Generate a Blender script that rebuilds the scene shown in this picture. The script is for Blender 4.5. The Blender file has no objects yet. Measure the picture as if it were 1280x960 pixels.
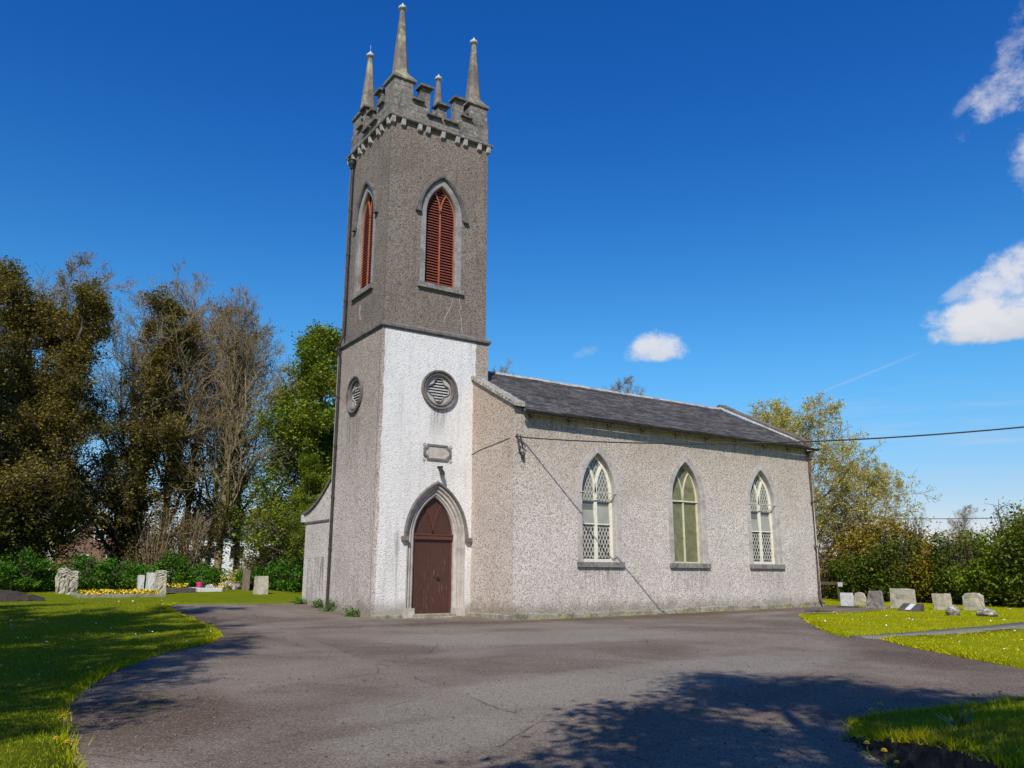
import bpy, bmesh, math, random
import numpy as np
from mathutils import Vector, Matrix
from mathutils.geometry import tessellate_polygon, delaunay_2d_cdt
R = math.radians
random.seed(7)
rng = np.random.default_rng(11)
sc = bpy.context.scene
col = sc.collection

# ------------------------------------------------------------------ camera
cam_d = bpy.data.cameras.new('camera')
cam = bpy.data.objects.new('camera', cam_d); col.objects.link(cam)
cam_d.sensor_width = 36.0; cam_d.lens = 28.70
cam_d.clip_start = 0.05; cam_d.clip_end = 3000
cam.location = (-10.784, -24.004, 1.36)
cam.matrix_world = (Matrix.Translation(cam.location) @ Matrix.Rotation(-0.586, 4, 'Z')
                    @ Matrix.Rotation(math.pi/2 + 0.229, 4, 'X') @ Matrix.Rotation(0.003, 4, 'Z'))
sc.camera = cam

# ------------------------------------------------------------------ sun and sky
SUN_W = 41.0      # degrees west of south
SUN_E = 43.0
sdir = Vector((-math.sin(R(SUN_W))*math.cos(R(SUN_E)), -math.cos(R(SUN_W))*math.cos(R(SUN_E)), math.sin(R(SUN_E))))
sd = bpy.data.lights.new('sun', 'SUN'); sun = bpy.data.objects.new('sun', sd); col.objects.link(sun)
sd.energy = 4.9; sd.angle = R(0.53); sd.color = (1.0, 0.925, 0.80)
sun.rotation_euler = (-sdir).to_track_quat('-Z', 'Y').to_euler()

sc.view_settings.view_transform = 'Standard'
sc.view_settings.look = 'None'
sc.view_settings.exposure = 0.0
sc.view_settings.gamma = 1.0
sc.view_settings.use_curve_mapping = False


class NT:
    """tiny helper to write node trees as expressions"""
    def __init__(s, tree): s.t = tree; s.n = tree.nodes; s.l = tree.links
    def node(s, typ, ins=None, **kw):
        nd = s.n.new(typ)
        for k, v in kw.items(): setattr(nd, k, v)
        for k, v in (ins or {}).items(): s.put(nd.inputs[k], v)
        return nd
    def put(s, sock, v):
        if isinstance(v, bpy.types.NodeSocket): s.l.new(v, sock)
        elif isinstance(v, (tuple, list)) and len(v) == 3 and sock.type == 'RGBA': sock.default_value = (*v, 1)
        else: sock.default_value = v
    def m(s, op, a, b=0.0, c=0.0, clamp=False):
        nd = s.n.new('ShaderNodeMath'); nd.operation = op; nd.use_clamp = clamp
        for i, v in enumerate((a, b, c)): s.put(nd.inputs[i], v)
        return nd.outputs[0]
    def mix(s, f, a, b, mode='MIX'):
        nd = s.n.new('ShaderNodeMix'); nd.data_type = 'RGBA'; nd.blend_type = mode
        s.put(nd.inputs[0], f); s.put(nd.inputs[6], a); s.put(nd.inputs[7], b)
        return nd.outputs[2]
    def smooth(s, v, a, b, lo=0.0, hi=1.0):
        nd = s.n.new('ShaderNodeMapRange'); nd.interpolation_type = 'SMOOTHSTEP'
        for i, k in enumerate((v, a, b, lo, hi)): s.put(nd.inputs[i], k)
        return nd.outputs[0]
    def noise(s, vec, scale, detail=4, rough=0.55, dist=0.0, out=0):
        nd = s.n.new('ShaderNodeTexNoise'); s.put(nd.inputs['Vector'], vec)
        nd.inputs['Scale'].default_value = scale; nd.inputs['Detail'].default_value = detail
        nd.inputs['Roughness'].default_value = rough; nd.inputs['Distortion'].default_value = dist
        return nd.outputs[out]
    def vor(s, vec, scale, out='Color', feature='F1'):
        nd = s.n.new('ShaderNodeTexVoronoi'); nd.feature = feature; s.put(nd.inputs['Vector'], vec)
        nd.inputs['Scale'].default_value = scale
        return nd.outputs[out]
    def map(s, vec, scale=(1, 1, 1), loc=(0, 0, 0)):
        nd = s.n.new('ShaderNodeMapping'); s.put(nd.inputs[0], vec)
        nd.inputs['Scale'].default_value = scale; nd.inputs['Location'].default_value = loc
        return nd.outputs[0]
    def xyz(s, vec):
        nd = s.n.new('ShaderNodeSeparateXYZ'); s.put(nd.inputs[0], vec); return nd.outputs


world = bpy.data.worlds.new('World'); sc.world = world; world.use_nodes = True
w = NT(world.node_tree); w.n.clear()
sky = w.n.new('ShaderNodeTexSky'); sky.sky_type = 'NISHITA'; sky.sun_disc = False
sky.sun_elevation = R(SUN_E); sky.sun_rotation = math.atan2(sdir.x, sdir.y)
sky.air_density = 1.0; sky.dust_density = 0.0; sky.ozone_density = 4.0; sky.altitude = 100
g = w.n.new('ShaderNodeTexCoord').outputs['Generated']
X, Y, Z = w.xyz(g)
hs = w.node('ShaderNodeHueSaturation', {'Saturation': 1.28, 'Value': 1.0, 'Color': sky.outputs[0]})
tn = w.mix(1.0, hs.outputs[0], w.mix(w.smooth(Z, 0.05, 0.62), w.mix(w.smooth(Z, 0.28, 0.0), (1.32, 1.62, 1.44), (1.05, 0.80, 0.90)), (0.43, 0.98, 1.50)), 'MULTIPLY')
bg1 = w.node('ShaderNodeBackground', {'Color': tn, 'Strength': 0.101})
az = w.m('MULTIPLY', w.m('ARCTAN2', X, Y), 180/math.pi)
el = w.m('MULTIPLY', w.m('ARCSINE', Z), 180/math.pi)
nz1 = w.noise(w.map(g, (1, 1, 1.5)), 16, 8, 0.6)
nz2 = w.noise(w.map(g, (1, 1, 1.3)), 60, 8, 0.68)
nn = w.m('ADD', w.m('MULTIPLY', w.m('SUBTRACT', nz1, 0.5), 3.2), w.m('MULTIPLY', w.m('SUBTRACT', nz2, 0.5), 1.7))
def cloud(a, e, ra, re, tilt=0.0, dens=1.0, flat=0.0, amp=1.0, soft=0.55):
    da = w.m('SUBTRACT', az, a); de = w.m('SUBTRACT', el, e)
    ct, st = math.cos(R(tilt)), math.sin(R(tilt))
    u = w.m('ADD', w.m('MULTIPLY', da, ct), w.m('MULTIPLY', de, st))
    v = w.m('SUBTRACT', w.m('MULTIPLY', de, ct), w.m('MULTIPLY', da, st))
    if flat:   # a flat base: the lower side falls off faster
        v = w.m('MULTIPLY', v, w.smooth(v, -0.05, 0.05, flat, 1.0))
    d2 = w.m('ADD', w.m('POWER', w.m('DIVIDE', u, ra), 2.0), w.m('POWER', w.m('DIVIDE', v, re), 2.0))
    f = w.m('ADD', w.m('SUBTRACT', 1.0, d2), w.m('MULTIPLY', nn, amp))
    return w.m('MULTIPLY', w.smooth(f, 0.1, 0.1 + soft), dens), de
#CLOUDS
cl = []
for args in [(43.9, 15.1, 2.6, 1.55, 0, 0.86, 2.0, 0.62, 0.9), (39.1, 15.4, 1.3, 0.65, 20, 0.30, 0, 0.9, 1.2),
             (65.8, 14.6, 5.0, 2.5, 0, 0.95, 2.6, 0.6, 0.8), (66.8, 17.8, 3.6, 1.9, 15, 0.85, 0, 0.75, 1.0), (63.8, 17.3, 1.5, 0.6, 25, 0.45, 0, 0.9, 1.2),
             (67.6, 28.2, 3.4, 1.6, 34, 0.75, 0, 1.15, 1.5), (68.4, 30.6, 2.4, 1.0, 50, 0.55, 0, 1.2, 1.5), (68.6, 23.9, 1.9, 2.6, 0, 0.8, 0, 0.8, 1.3), (65.2, 28.0, 1.2, .5, 30, .35, 0, 1.1, 1.6)]:
    cl.append(cloud(*args))
dens = cl[0][0]; shade = w.m('MULTIPLY', w.smooth(cl[0][1], -1.3, 1.0), cl[0][0])
for k, (d, e) in enumerate(cl[1:]):
    dens = w.m('MAXIMUM', dens, d)
sh2 = w.smooth(w.m('ADD', cl[2][1], w.m('MULTIPLY', nn, 0.9)), -1.6, 1.6)
# thin high veil low on the right, and an old vapour trail
veil = w.noise(w.map(g, (2.0, 2.0, 26.0)), 3.0, 6, 0.6)
vm = w.m('MULTIPLY', w.smooth(veil, 0.42, 0.8), w.m('MULTIPLY', w.smooth(az, 38, 62), w.m('MULTIPLY', w.smooth(el, 4, 7), w.smooth(el, 13, 8))))
td = w.m('ABSOLUTE', w.m('SUBTRACT', el, w.m('ADD', 11.1, w.m('MULTIPLY', w.m('SUBTRACT', az, 52.6), 0.32))))
tm = w.m('MULTIPLY', w.smooth(td, 0.16, 0.0), w.m('MULTIPLY', w.smooth(az, 50, 56), w.smooth(az, 62, 59)))
thin = w.m('MAXIMUM', w.m('MULTIPLY', vm, 0.55), w.m('MULTIPLY', tm, 0.20))
ccol = w.mix(sh2, (0.60, 0.64, 0.72), (0.86, 0.86, 0.89))
bg2 = w.node('ShaderNodeBackground', {'Color': ccol, 'Strength': 0.92})
bg3 = w.node('ShaderNodeBackground', {'Color': (0.62, 0.74, 0.92), 'Strength': 0.85})
ms0 = w.node('ShaderNodeMixShader', {0: thin, 1: bg1.outputs[0], 2: bg3.outputs[0]})
ms = w.node('ShaderNodeMixShader', {0: dens, 1: ms0.outputs[0], 2: bg2.outputs[0]})
wo = w.node('ShaderNodeOutputWorld', {0: ms.outputs[0]})


# ------------------------------------------------------------------ object helpers
def tag(o, label=None, cat=None, group=None, kind=None):
    if label: o['label'] = label
    if cat: o['category'] = cat
    if group: o['group'] = group
    if kind: o['kind'] = kind
    return o

def thing(name, loc, label, cat, group=None):
    o = bpy.data.objects.new(name, None); col.objects.link(o); o.location = loc
    o.empty_display_size = 0.3
    return tag(o, label, cat, group)

def put_parent(o, parent):
    o.parent = parent
    root = parent; off = Vector((0, 0, 0))
    while root is not None:
        off += root.location if root.type == 'EMPTY' else Vector((0, 0, 0)); root = root.parent
    # geometry is written in world coordinates: shift the mesh so the part sits under its thing
    o.data.transform(Matrix.Translation(-off))

def obj(name, bm, mat, parent=None, smooth=False, recalc=True, local=False):
    if recalc: bmesh.ops.recalc_face_normals(bm, faces=bm.faces)
    me = bpy.data.meshes.new(name); bm.to_mesh(me); bm.free()
    if smooth:
        for p in me.polygons: p.use_smooth = True
    me.materials.append(mat)
    o = bpy.data.objects.new(name, me); col.objects.link(o)
    if parent is not None:
        if local: o.parent = parent
        else: put_parent(o, parent)
    return o

def np_obj(name, verts, faces, mat, parent=None, local=False, smooth=False):
    """verts (n,3); faces (m,k) array with one k"""
    me = bpy.data.meshes.new(name)
    verts = np.asarray(verts, np.float32); faces = np.asarray(faces, np.int32)
    me.vertices.add(len(verts)); me.vertices.foreach_set('co', verts.ravel())
    k = faces.shape[1]
    me.loops.add(faces.size); me.loops.foreach_set('vertex_index', faces.ravel())
    me.polygons.add(len(faces)); me.polygons.foreach_set('loop_start', np.arange(0, faces.size, k, dtype=np.int32))
    if smooth: me.polygons.foreach_set('use_smooth', np.ones(len(faces), bool))
    me.update(calc_edges=True); me.materials.append(mat)
    o = bpy.data.objects.new(name, me); col.objects.link(o)
    if parent is not None:
        if local: o.parent = parent
        else: put_parent(o, parent)
    return o

def box(bm, a, b, bevel=0.0):
    a = Vector(a); b = Vector(b); c = (a+b)/2; s = b-a
    r = bmesh.ops.create_cube(bm, size=1.0, matrix=Matrix.Translation(c) @ Matrix.Diagonal((abs(s.x), abs(s.y), abs(s.z), 1)))
    if bevel:
        es = {e for v in r['verts'] for e in v.link_edges}
        bmesh.ops.bevel(bm, geom=list(es), offset=bevel, segments=1, affect='EDGES')

def hexa(bm, P):
    """8 points: bottom ring 0-3, top ring 4-7"""
    v = [bm.verts.new(p) for p in P]
    for f in ((0, 1, 2, 3), (4, 5, 6, 7), (0, 1, 5, 4), (1, 2, 6, 5), (2, 3, 7, 6), (3, 0, 4, 7)):
        bm.faces.new([v[i] for i in f])

def prism(bm, pts, d0, d1, M):
    a = [bm.verts.new(M(u, z, d0)) for u, z in pts]; b = [bm.verts.new(M(u, z, d1)) for u, z in pts]
    bm.faces.new(a); bm.faces.new(b[::-1]); n = len(pts)
    for i in range(n): bm.faces.new([a[i], a[(i+1) % n], b[(i+1) % n], b[i]])

def bar2(bm, p, q, wd, d0, d1, M):
    """flat bar between two points of a wall plane"""
    p = Vector(p); q = Vector(q); t = (q-p).normalized(); n = Vector((-t.y, t.x))*wd/2
    prism(bm, [p+n, p-n, q-n, q+n], d0, d1, M)

def plate(bm, outer, holes, d0, d1, M, back=True):
    loops = [outer]+holes
    tri = tessellate_polygon([[Vector((u, z, 0)) for u, z in L] for L in loops])
    flat = [p for L in loops for p in L]
    F = [bm.verts.new(M(u, z, d0)) for u, z in flat]; B = [bm.verts.new(M(u, z, d1)) for u, z in flat]
    for t in tri:
        bm.faces.new([F[i] for i in t])
        if back: bm.faces.new([B[i] for i in reversed(t)])
    k = 0
    for L in loops:
        n = len(L)
        for i in range(n):
            a, b = k+i, k+(i+1) % n
            bm.faces.new([F[a], F[b], B[b], B[a]])
        k += n

def tube(bm, pts, r, n=8, caps=True):
    pts = [Vector(p) for p in pts]; rings = []
    rad = r if isinstance(r, (list, tuple)) else [r]*len(pts)
    up = Vector((0, 0, 1))
    for i, p in enumerate(pts):
        t = (pts[min(i+1, len(pts)-1)]-pts[max(i-1, 0)]).normalized()
        a = t.cross(up)
        if a.length < 1e-3: a = t.cross(Vector((1, 0, 0)))
        a.normalize(); b = t.cross(a)
        rings.append([bm.verts.new(p+(a*math.cos(2*math.pi*k/n)+b*math.sin(2*math.pi*k/n))*rad[i]) for k in range(n)])
    for A, B in zip(rings, rings[1:]):
        for k in range(n): bm.faces.new([A[k], A[(k+1) % n], B[(k+1) % n], B[k]])
    if caps: bm.faces.new(rings[0]); bm.faces.new(rings[-1][::-1])

def lathe(bm, prof, c, n=20, M=None):
    """prof: (r, h) ; M maps (x,y,h)"""
    rings = []
    for r, h in prof:
        rings.append([bm.verts.new(M(r*math.cos(2*math.pi*k/n), r*math.sin(2*math.pi*k/n), h)) for k in range(n)])
    for A, B in zip(rings, rings[1:]):
        for k in range(n): bm.faces.new([A[k], A[(k+1) % n], B[(k+1) % n], B[k]])
    return rings

# wall planes: u along the wall, z up, d INTO the wall
def south(y0): return lambda u, z, d: Vector((u, y0+d, z))
def west(x0): return lambda u, z, d: Vector((x0+d, u, z))
def east(x0): return lambda u, z, d: Vector((x0-d, u, z))

class Arch:
    def __init__(s, c, hw, z0, zs, rise): s.c, s.hw, s.z0, s.zs = c, hw, z0, zs; s.R = (hw*hw+rise*rise)/(2*hw)
    def rise(s, off=0): return math.sqrt((s.R+off)**2-(s.R-s.hw)**2)
    def path(s, off=0, n=12, jamb=True, z0=None):
        Rr = s.R+off; cx = s.c+s.hw-s.R; aa = math.atan2(s.rise(off), s.R-s.hw) if s.R > s.hw else math.pi/2
        right = [(cx+Rr*math.cos(aa*k/n), s.zs+Rr*math.sin(aa*k/n)) for k in range(n+1)]
        P = ([(s.c+s.hw+off, s.z0 if z0 is None else z0)] if jamb else [])+right
        P += [(2*s.c-u, z) for u, z in right[-2::-1]]
        if jamb: P.append((s.c-s.hw-off, s.z0 if z0 is None else z0))
        return P
    def half(s, z, off=0):
        if z <= s.zs: return s.hw+off
        v = (s.R+off)**2-(z-s.zs)**2
        return max(0.0, math.sqrt(v)-(s.R-s.hw)) if v > 0 else 0.0

def sweep(bm, arch, prof, M, jamb=True, n=14, caps=True, z0=None):
    """profile of (offset, depth) swept round the arch"""
    rows = [[bm.verts.new(M(u, z, d)) for u, z in arch.path(o, n, jamb, z0)] for o, d in prof]
    for A, B in zip(rows, rows[1:]):
        for i in range(len(A)-1): bm.faces.new([A[i], A[i+1], B[i+1], B[i]])
    if caps and len(prof) > 2:
        bm.faces.new([r[0] for r in rows]); bm.faces.new([r[-1] for r in rows][::-1])

# ------------------------------------------------------------------ materials
def mat(name):
    m = bpy.data.materials.new(name); m.use_nodes = True
    t = NT(m.node_tree); t.n.clear()
    p = t.n.new('ShaderNodeBsdfPrincipled'); o = t.n.new('ShaderNodeOutputMaterial'); t.l.new(p.outputs[0], o.inputs[0])
    return m, t, p
def bump(t, p, h, strength=0.5, dist=0.02):
    b = t.node('ShaderNodeBump', {'Height': h, 'Strength': strength, 'Distance': dist}); t.l.new(b.outputs[0], p.inputs['Normal'])
def ocoord(t): return t.n.new('ShaderNodeTexCoord').outputs['Object']

def simple(name, c1, c2=None, rough=0.7, sc_=8.0, bumpy=0.0, metal=0.0, detail=5):
    m, t, p = mat(name); v = ocoord(t)
    c2 = c2 or tuple(k*0.8 for k in c1)
    n = t.noise(v, sc_, detail, 0.6)
    t.put(p.inputs['Base Color'], t.mix(t.smooth(n, 0.3, 0.7), c1, c2))
    t.put(p.inputs['Roughness'], rough); t.put(p.inputs['Metallic'], metal)
    if bumpy: bump(t, p, n, bumpy, 0.02)
    return m

def pebbledash(name, lo, hi, dark, scale=29.0, joint=None, paint=None, streak=0.5, tint=None, stain_and_tone=(), lichen=0.0):
    """thrown stone render: grains of several tones, weather streaks, optionally a painted field"""
    m, t, p = mat(name); v = ocoord(t)
    x, y, z = t.xyz(v)
    cells = t.xyz(t.vor(v, scale)); cells2 = t.xyz(t.vor(v, scale*2.1))
    fine = t.m('ADD', t.m('MULTIPLY', cells[0], 0.62), t.m('MULTIPLY', cells2[1], 0.38))
    c = t.mix(t.smooth(fine, 0.22, 0.62), lo, hi)
    c = t.mix(t.m('MULTIPLY', t.smooth(t.m('ADD', cells[1], t.m('MULTIPLY', cells2[0], 0.35)), 0.42, 0.28), 0.85), c, dark)
    big = t.noise(v, 0.55, 5, 0.6)
    c = t.mix(t.m('MULTIPLY', t.smooth(big, 0.42, 0.72), 0.34), c, t.mix(0.5, lo, dark))
    pt = t.vor(t.mix(0.15, v, t.noise(v, 1.2, 4, 0.6, 0, 1)), 0.33); c = t.mix(t.m('MULTIPLY', t.xyz(pt)[0], 0.16), c, lo)
    st = t.noise(t.map(v, (2.6, 2.6, 0.16)), 1.6, 6, 0.65)
    c = t.mix(t.m('MULTIPLY', t.smooth(st, 0.5, 0.78), streak), c, t.mix(0.3, dark, lo))
    if tint:
        z0, z1, tc, amt = tint
        zz = t.m('ADD', z, t.m('MULTIPLY', t.m('SUBTRACT', t.noise(v, 0.8, 4), 0.5), 3.0))
        c = t.mix(t.m('MULTIPLY', t.smooth(zz, z0, z1), amt), c, tc, 'MULTIPLY')
    if paint:
        x0, x1, pc = paint
        wob = t.m('MULTIPLY', t.m('SUBTRACT', t.noise(v, 2.2, 6, 0.7), 0.5), 0.24)
        ny = t.xyz(t.n.new('ShaderNodeNewGeometry').outputs['True Normal'])[1]
        k = t.m('MULTIPLY', t.smooth(t.m('ADD', x, wob), x0-0.012, x0+0.012), t.smooth(t.m('ADD', x, wob), x1+0.012, x1-0.012))
        k = t.m('MULTIPLY', k, t.m('LESS_THAN', ny, -0.5))
        pcol = t.mix(t.m('MULTIPLY', t.smooth(t.m('ADD', cells[1], t.m('MULTIPLY', cells2[0], 0.3)), 0.46, 0.14), 0.62), pc, tuple(q*0.55 for q in pc))
        pcol = t.mix(t.m('MULTIPLY', t.smooth(st, 0.46, 0.76), 0.45), pcol, (0.40, 0.38, 0.35)); pcol = t.mix(t.m('MULTIPLY', t.smooth(big, 0.4, 0.7), 0.25), pcol, (0.50, 0.49, 0.47))
        pcol = t.mix(t.m('MULTIPLY', t.smooth(t.m('ADD', z, t.m('MULTIPLY', big, 1.5)), 1.5, 0.6), 0.4), pcol, (0.40, 0.38, 0.31))
        c = t.mix(k, c, pcol)
    ny_ = t.xyz(t.n.new('ShaderNodeNewGeometry').outputs['True Normal'])
    for (axis, u0, u1, za, zb, amt) in stain_and_tone:   # run-off stains and plain darker strips, each on one face only
        uu = x if axis == 'x' else y
        face = t.m('LESS_THAN', ny_[1] if axis == 'x' else ny_[0], -0.5)
        s2 = t.noise(t.map(v, (7, 7, 0.5)), 1.5, 5, 0.7)
        msk = t.m('MULTIPLY', t.m('MULTIPLY', t.smooth(uu, u0, u0+0.2), t.smooth(uu, u1, u1-0.2)), t.m('MULTIPLY', t.smooth(z, za, zb), t.m('LESS_THAN', z, zb+0.05)))
        msk = t.m('MULTIPLY', t.m('MULTIPLY', msk, t.smooth(s2, 0.42, 0.62)), t.m('MULTIPLY', face, amt))
        c = t.mix(msk, c, (0.13, 0.115, 0.09))
    if joint:
        for axis, u0 in joint:
            uu = t.m('ADD', x if axis == 'x' else y, t.m('MULTIPLY', t.m('SUBTRACT', t.noise(v, 1.2, 2), 0.5), 0.03))
            face = t.m('LESS_THAN', ny_[1] if axis == 'x' else ny_[0], -0.5)
            c = t.mix(t.m('MULTIPLY', t.m('MULTIPLY', t.smooth(t.m('ABSOLUTE', t.m('SUBTRACT', uu, u0)), 0.016, 0.006), face), 0.8), c, (0.05, 0.045, 0.04))
    # green and brown dirt at the foot of the wall
    foot = t.m('ADD', z, t.m('MULTIPLY', t.noise(v, 1.7, 5, 0.7), -0.9))
    c = t.mix(t.m('MULTIPLY', t.smooth(foot, 0.25, -0.30), 0.55), c, (0.12, 0.11, 0.055))
    t.put(p.inputs['Base Color'], c); t.put(p.inputs['Roughness'], 0.92); t.put(p.inputs['Specular IOR Level'], 0.2)
    d1 = t.vor(v, scale, 'Distance'); d2 = t.vor(v, scale*2.1, 'Distance')
    h = t.m('SUBTRACT', 1.0, t.m('ADD', d1, t.m('MULTIPLY', d2, 0.5)))
    bump(t, p, h, 0.75, 0.018)
    return m

M = {}
M['dash_nave'] = pebbledash('pebbledash_nave', (0.50, 0.45, 0.405), (0.75, 0.69, 0.63), (0.25, 0.212, 0.18), streak=0.28, stain_and_tone=[('x', 6.0, 7.95, 0.3, 1.62, 0.45), ('x', 10.1, 12.1, 0.3, 1.62, 0.45), ('x', 14.2, 16.3, 0.3, 1.62, 0.4), ('x', 3.4, 18.5, 5.2, 6.4, 0.35)], tint=(2.2, 6.2, (0.80, 0.76, 0.71), 0.9))
M['dash_gable'] = pebbledash('pebbledash_gable', (0.47, 0.40, 0.35), (0.74, 0.65, 0.58), (0.20, 0.165, 0.14), streak=0.25, tint=(2.5, 7.0, (0.78, 0.72, 0.64), 0.9))
M['dash_low'] = pebbledash('pebbledash_tower', (0.44, 0.385, 0.345), (0.70, 0.625, 0.57), (0.19, 0.16, 0.14), streak=0.45, tint=(2.0, 9.0, (0.66, 0.62, 0.57), 0.85),
    joint=[('y', 0.14)], paint=(0.10, 3.60, (0.78, 0.775, 0.76)), stain_and_tone=[('x', 1.75, 2.6, 5.6, 6.9, 0.75), ('y', 1.5, 2.8, 3.4, 6.8, 0.65), ('x', 0.55, 0.95, -1.5, 2.6, 0.5), ('x', 3.3, 3.6, -1.5, 2.6, 0.6)])  # the last strip only darkens the wall right of the door surround
M['dash_top'] = pebbledash('pebbledash_belfry', (0.165, 0.135, 0.112), (0.29, 0.245, 0.205), (0.065, 0.052, 0.043), streak=0.55, scale=26,
    joint=[('y', 0.16)], stain_and_tone=[('x', 0.2, 1.7, 9.6, 11.3, 0.35), ('x', 2.9, 4.2, 9.6, 11.3, 0.3)])
M['dash_side'] = pebbledash('pebbledash_vestry', (0.50, 0.445, 0.41), (0.78, 0.71, 0.66), (0.20, 0.17, 0.15), streak=0.5, stain_and_tone=[('y', 4.4, 6.3, -1.0, 1.9, 0.7)])

def stone(name, c1, c2, c3, scale=6.0, bumpy=0.5, lichen=None, lsc=5.0, lth=(0.58, 0.66), blocks=None):
    m, t, p = mat(name); v = ocoord(t)
    n = t.noise(v, scale, 8, 0.65); n2 = t.noise(v, scale*0.25, 5, 0.6)
    c = t.mix(t.smooth(n, 0.3, 0.7), c1, c2)
    c = t.mix(t.m('MULTIPLY', t.smooth(n2, 0.45, 0.7), 0.7), c, c3)
    st = t.noise(t.map(v, (5, 5, 0.5)), 1.5, 5, 0.6)
    c = t.mix(t.m('MULTIPLY', t.smooth(st, 0.52, 0.75), 0.5), c, c3)
    if lichen:
        l = t.noise(v, lsc, 7, 0.7)
        c = t.mix(t.smooth(l, *lth), c, lichen)
    h = n
    if blocks:
        x, y, z = t.xyz(v)
        hv = t.m('FRACT', t.m('DIVIDE', z, blocks))
        ln = t.m('MULTIPLY', t.smooth(hv, 0.0, 0.05), t.smooth(hv, 1.0, 0.95))
        h = t.m('MULTIPLY', n, t.m('ADD', 0.3, t.m('MULTIPLY', ln, 0.7)))
        c = t.mix(t.m('MULTIPLY', t.m('SUBTRACT', 1.0, ln), 0.5), c, tuple(k*0.4 for k in c3))
    t.put(p.inputs['Base Color'], c); t.put(p.inputs['Roughness'], 0.9)
    bump(t, p, h, bumpy, 0.03)
    return m
M['parapet'] = stone('parapet_stone', (0.27, 0.24, 0.215), (0.135, 0.12, 0.105), (0.06, 0.053, 0.047), 9, 1.0, lichen=(0.36, 0.35, 0.32), lsc=3.0, lth=(0.55, 0.68), blocks=0.29)
M['cap'] = stone('coping_stone', (0.19, 0.17, 0.145), (0.10, 0.09, 0.08), (0.06, 0.055, 0.05), 8, 0.7, lichen=(0.33, 0.32, 0.27), lsc=6, lth=(0.6, 0.72))
M['corbel'] = stone('corbel_stone', (0.50, 0.47, 0.43), (0.34, 0.315, 0.29), (0.16, 0.145, 0.13), 9, 0.5)
M['pin'] = stone('pinnacle_stone', (0.24, 0.205, 0.17), (0.16, 0.14, 0.12), (0.10, 0.085, 0.07), 5, 0.6, lichen=(0.36, 0.34, 0.20), lsc=1.6, lth=(0.5, 0.62))
M['finial'] = stone('finial_stone', (0.60, 0.62, 0.62), (0.42, 0.44, 0.43), (0.2, 0.2, 0.19), 12, 0.4)
M['dressed'] = stone('dressed_limestone', (0.52, 0.48, 0.445), (0.41, 0.38, 0.35), (0.28, 0.255, 0.235), 7, 0.25)
M['dressed_dark'] = stone('weathered_limestone', (0.32, 0.305, 0.295), (0.24, 0.225, 0.215), (0.13, 0.12, 0.115), 7, 0.35)
M['hood'] = stone('hood_stone', (0.16, 0.15, 0.14), (0.10, 0.09, 0.085), (0.05, 0.045, 0.04), 8, 0.4)
M['sill'] = stone('sill_stone', (0.30, 0.285, 0.265), (0.17, 0.155, 0.145), (0.08, 0.07, 0.065), 9, 0.3)
M['roundel'] = stone('roundel_stone', (0.20, 0.18, 0.165), (0.14, 0.125, 0.115), (0.08, 0.07, 0.06), 8, 0.35)
M['grille'] = stone('grille_stone', (0.50, 0.49, 0.47), (0.38, 0.37, 0.35), (0.26, 0.25, 0.23), 8, 0.2)
M['string'] = stone('string_stone', (0.20, 0.185, 0.17), (0.11, 0.10, 0.095), (0.06, 0.055, 0.05), 7, 0.5, lichen=(0.45, 0.44, 0.41), lsc=5.5, lth=(0.66, 0.72))
M['lichen'] = stone('lichened_coping', (0.37, 0.35, 0.29), (0.22, 0.20, 0.17), (0.10, 0.09, 0.08), 10, 0.9, lichen=(0.55, 0.54, 0.46), lsc=9, lth=(0.54, 0.62))
M['plinth'] = stone('plinth_render', (0.34, 0.32, 0.25), (0.20, 0.19, 0.15), (0.10, 0.095, 0.06), 6, 0.6, lichen=(0.12, 0.14, 0.05), lsc=3, lth=(0.55, 0.65))
M['ridge'] = stone('ridge_mortar', (0.48, 0.46, 0.42), (0.30, 0.285, 0.265), (0.14, 0.13, 0.12), 9, 0.6)
M['iron'] = simple('cast_iron', (0.018, 0.017, 0.017), (0.05, 0.043, 0.038), 0.55, 5)
M['iron_worn'] = simple('worn_iron', (0.055, 0.038, 0.03), (0.16, 0.12, 0.10), 0.75, 9)
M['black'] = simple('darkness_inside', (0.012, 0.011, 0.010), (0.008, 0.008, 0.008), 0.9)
M['cable'] = simple('black_cable', (0.012, 0.012, 0.013), (0.03, 0.03, 0.03), 0.6)
M['cream'] = simple('cream_paint', (0.80, 0.78, 0.66), (0.68, 0.66, 0.55), 0.55, 6, 0.05)
M['cream_pale'] = simple('pale_cream_paint', (0.66, 0.64, 0.50), (0.55, 0.52, 0.38), 0.55, 6)
M['lead_lattice'] = simple('painted_lattice', (0.50, 0.49, 0.43), (0.40, 0.39, 0.35), 0.6, 6)
M['slat'] = simple('red_louvre_paint', (0.21, 0.052, 0.028), (0.15, 0.034, 0.018), 0.6, 5, 0.1)
M['slatframe'] = simple('orange_frame_paint', (0.40, 0.125, 0.055), (0.28, 0.08, 0.036), 0.6, 5, 0.1)

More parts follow.
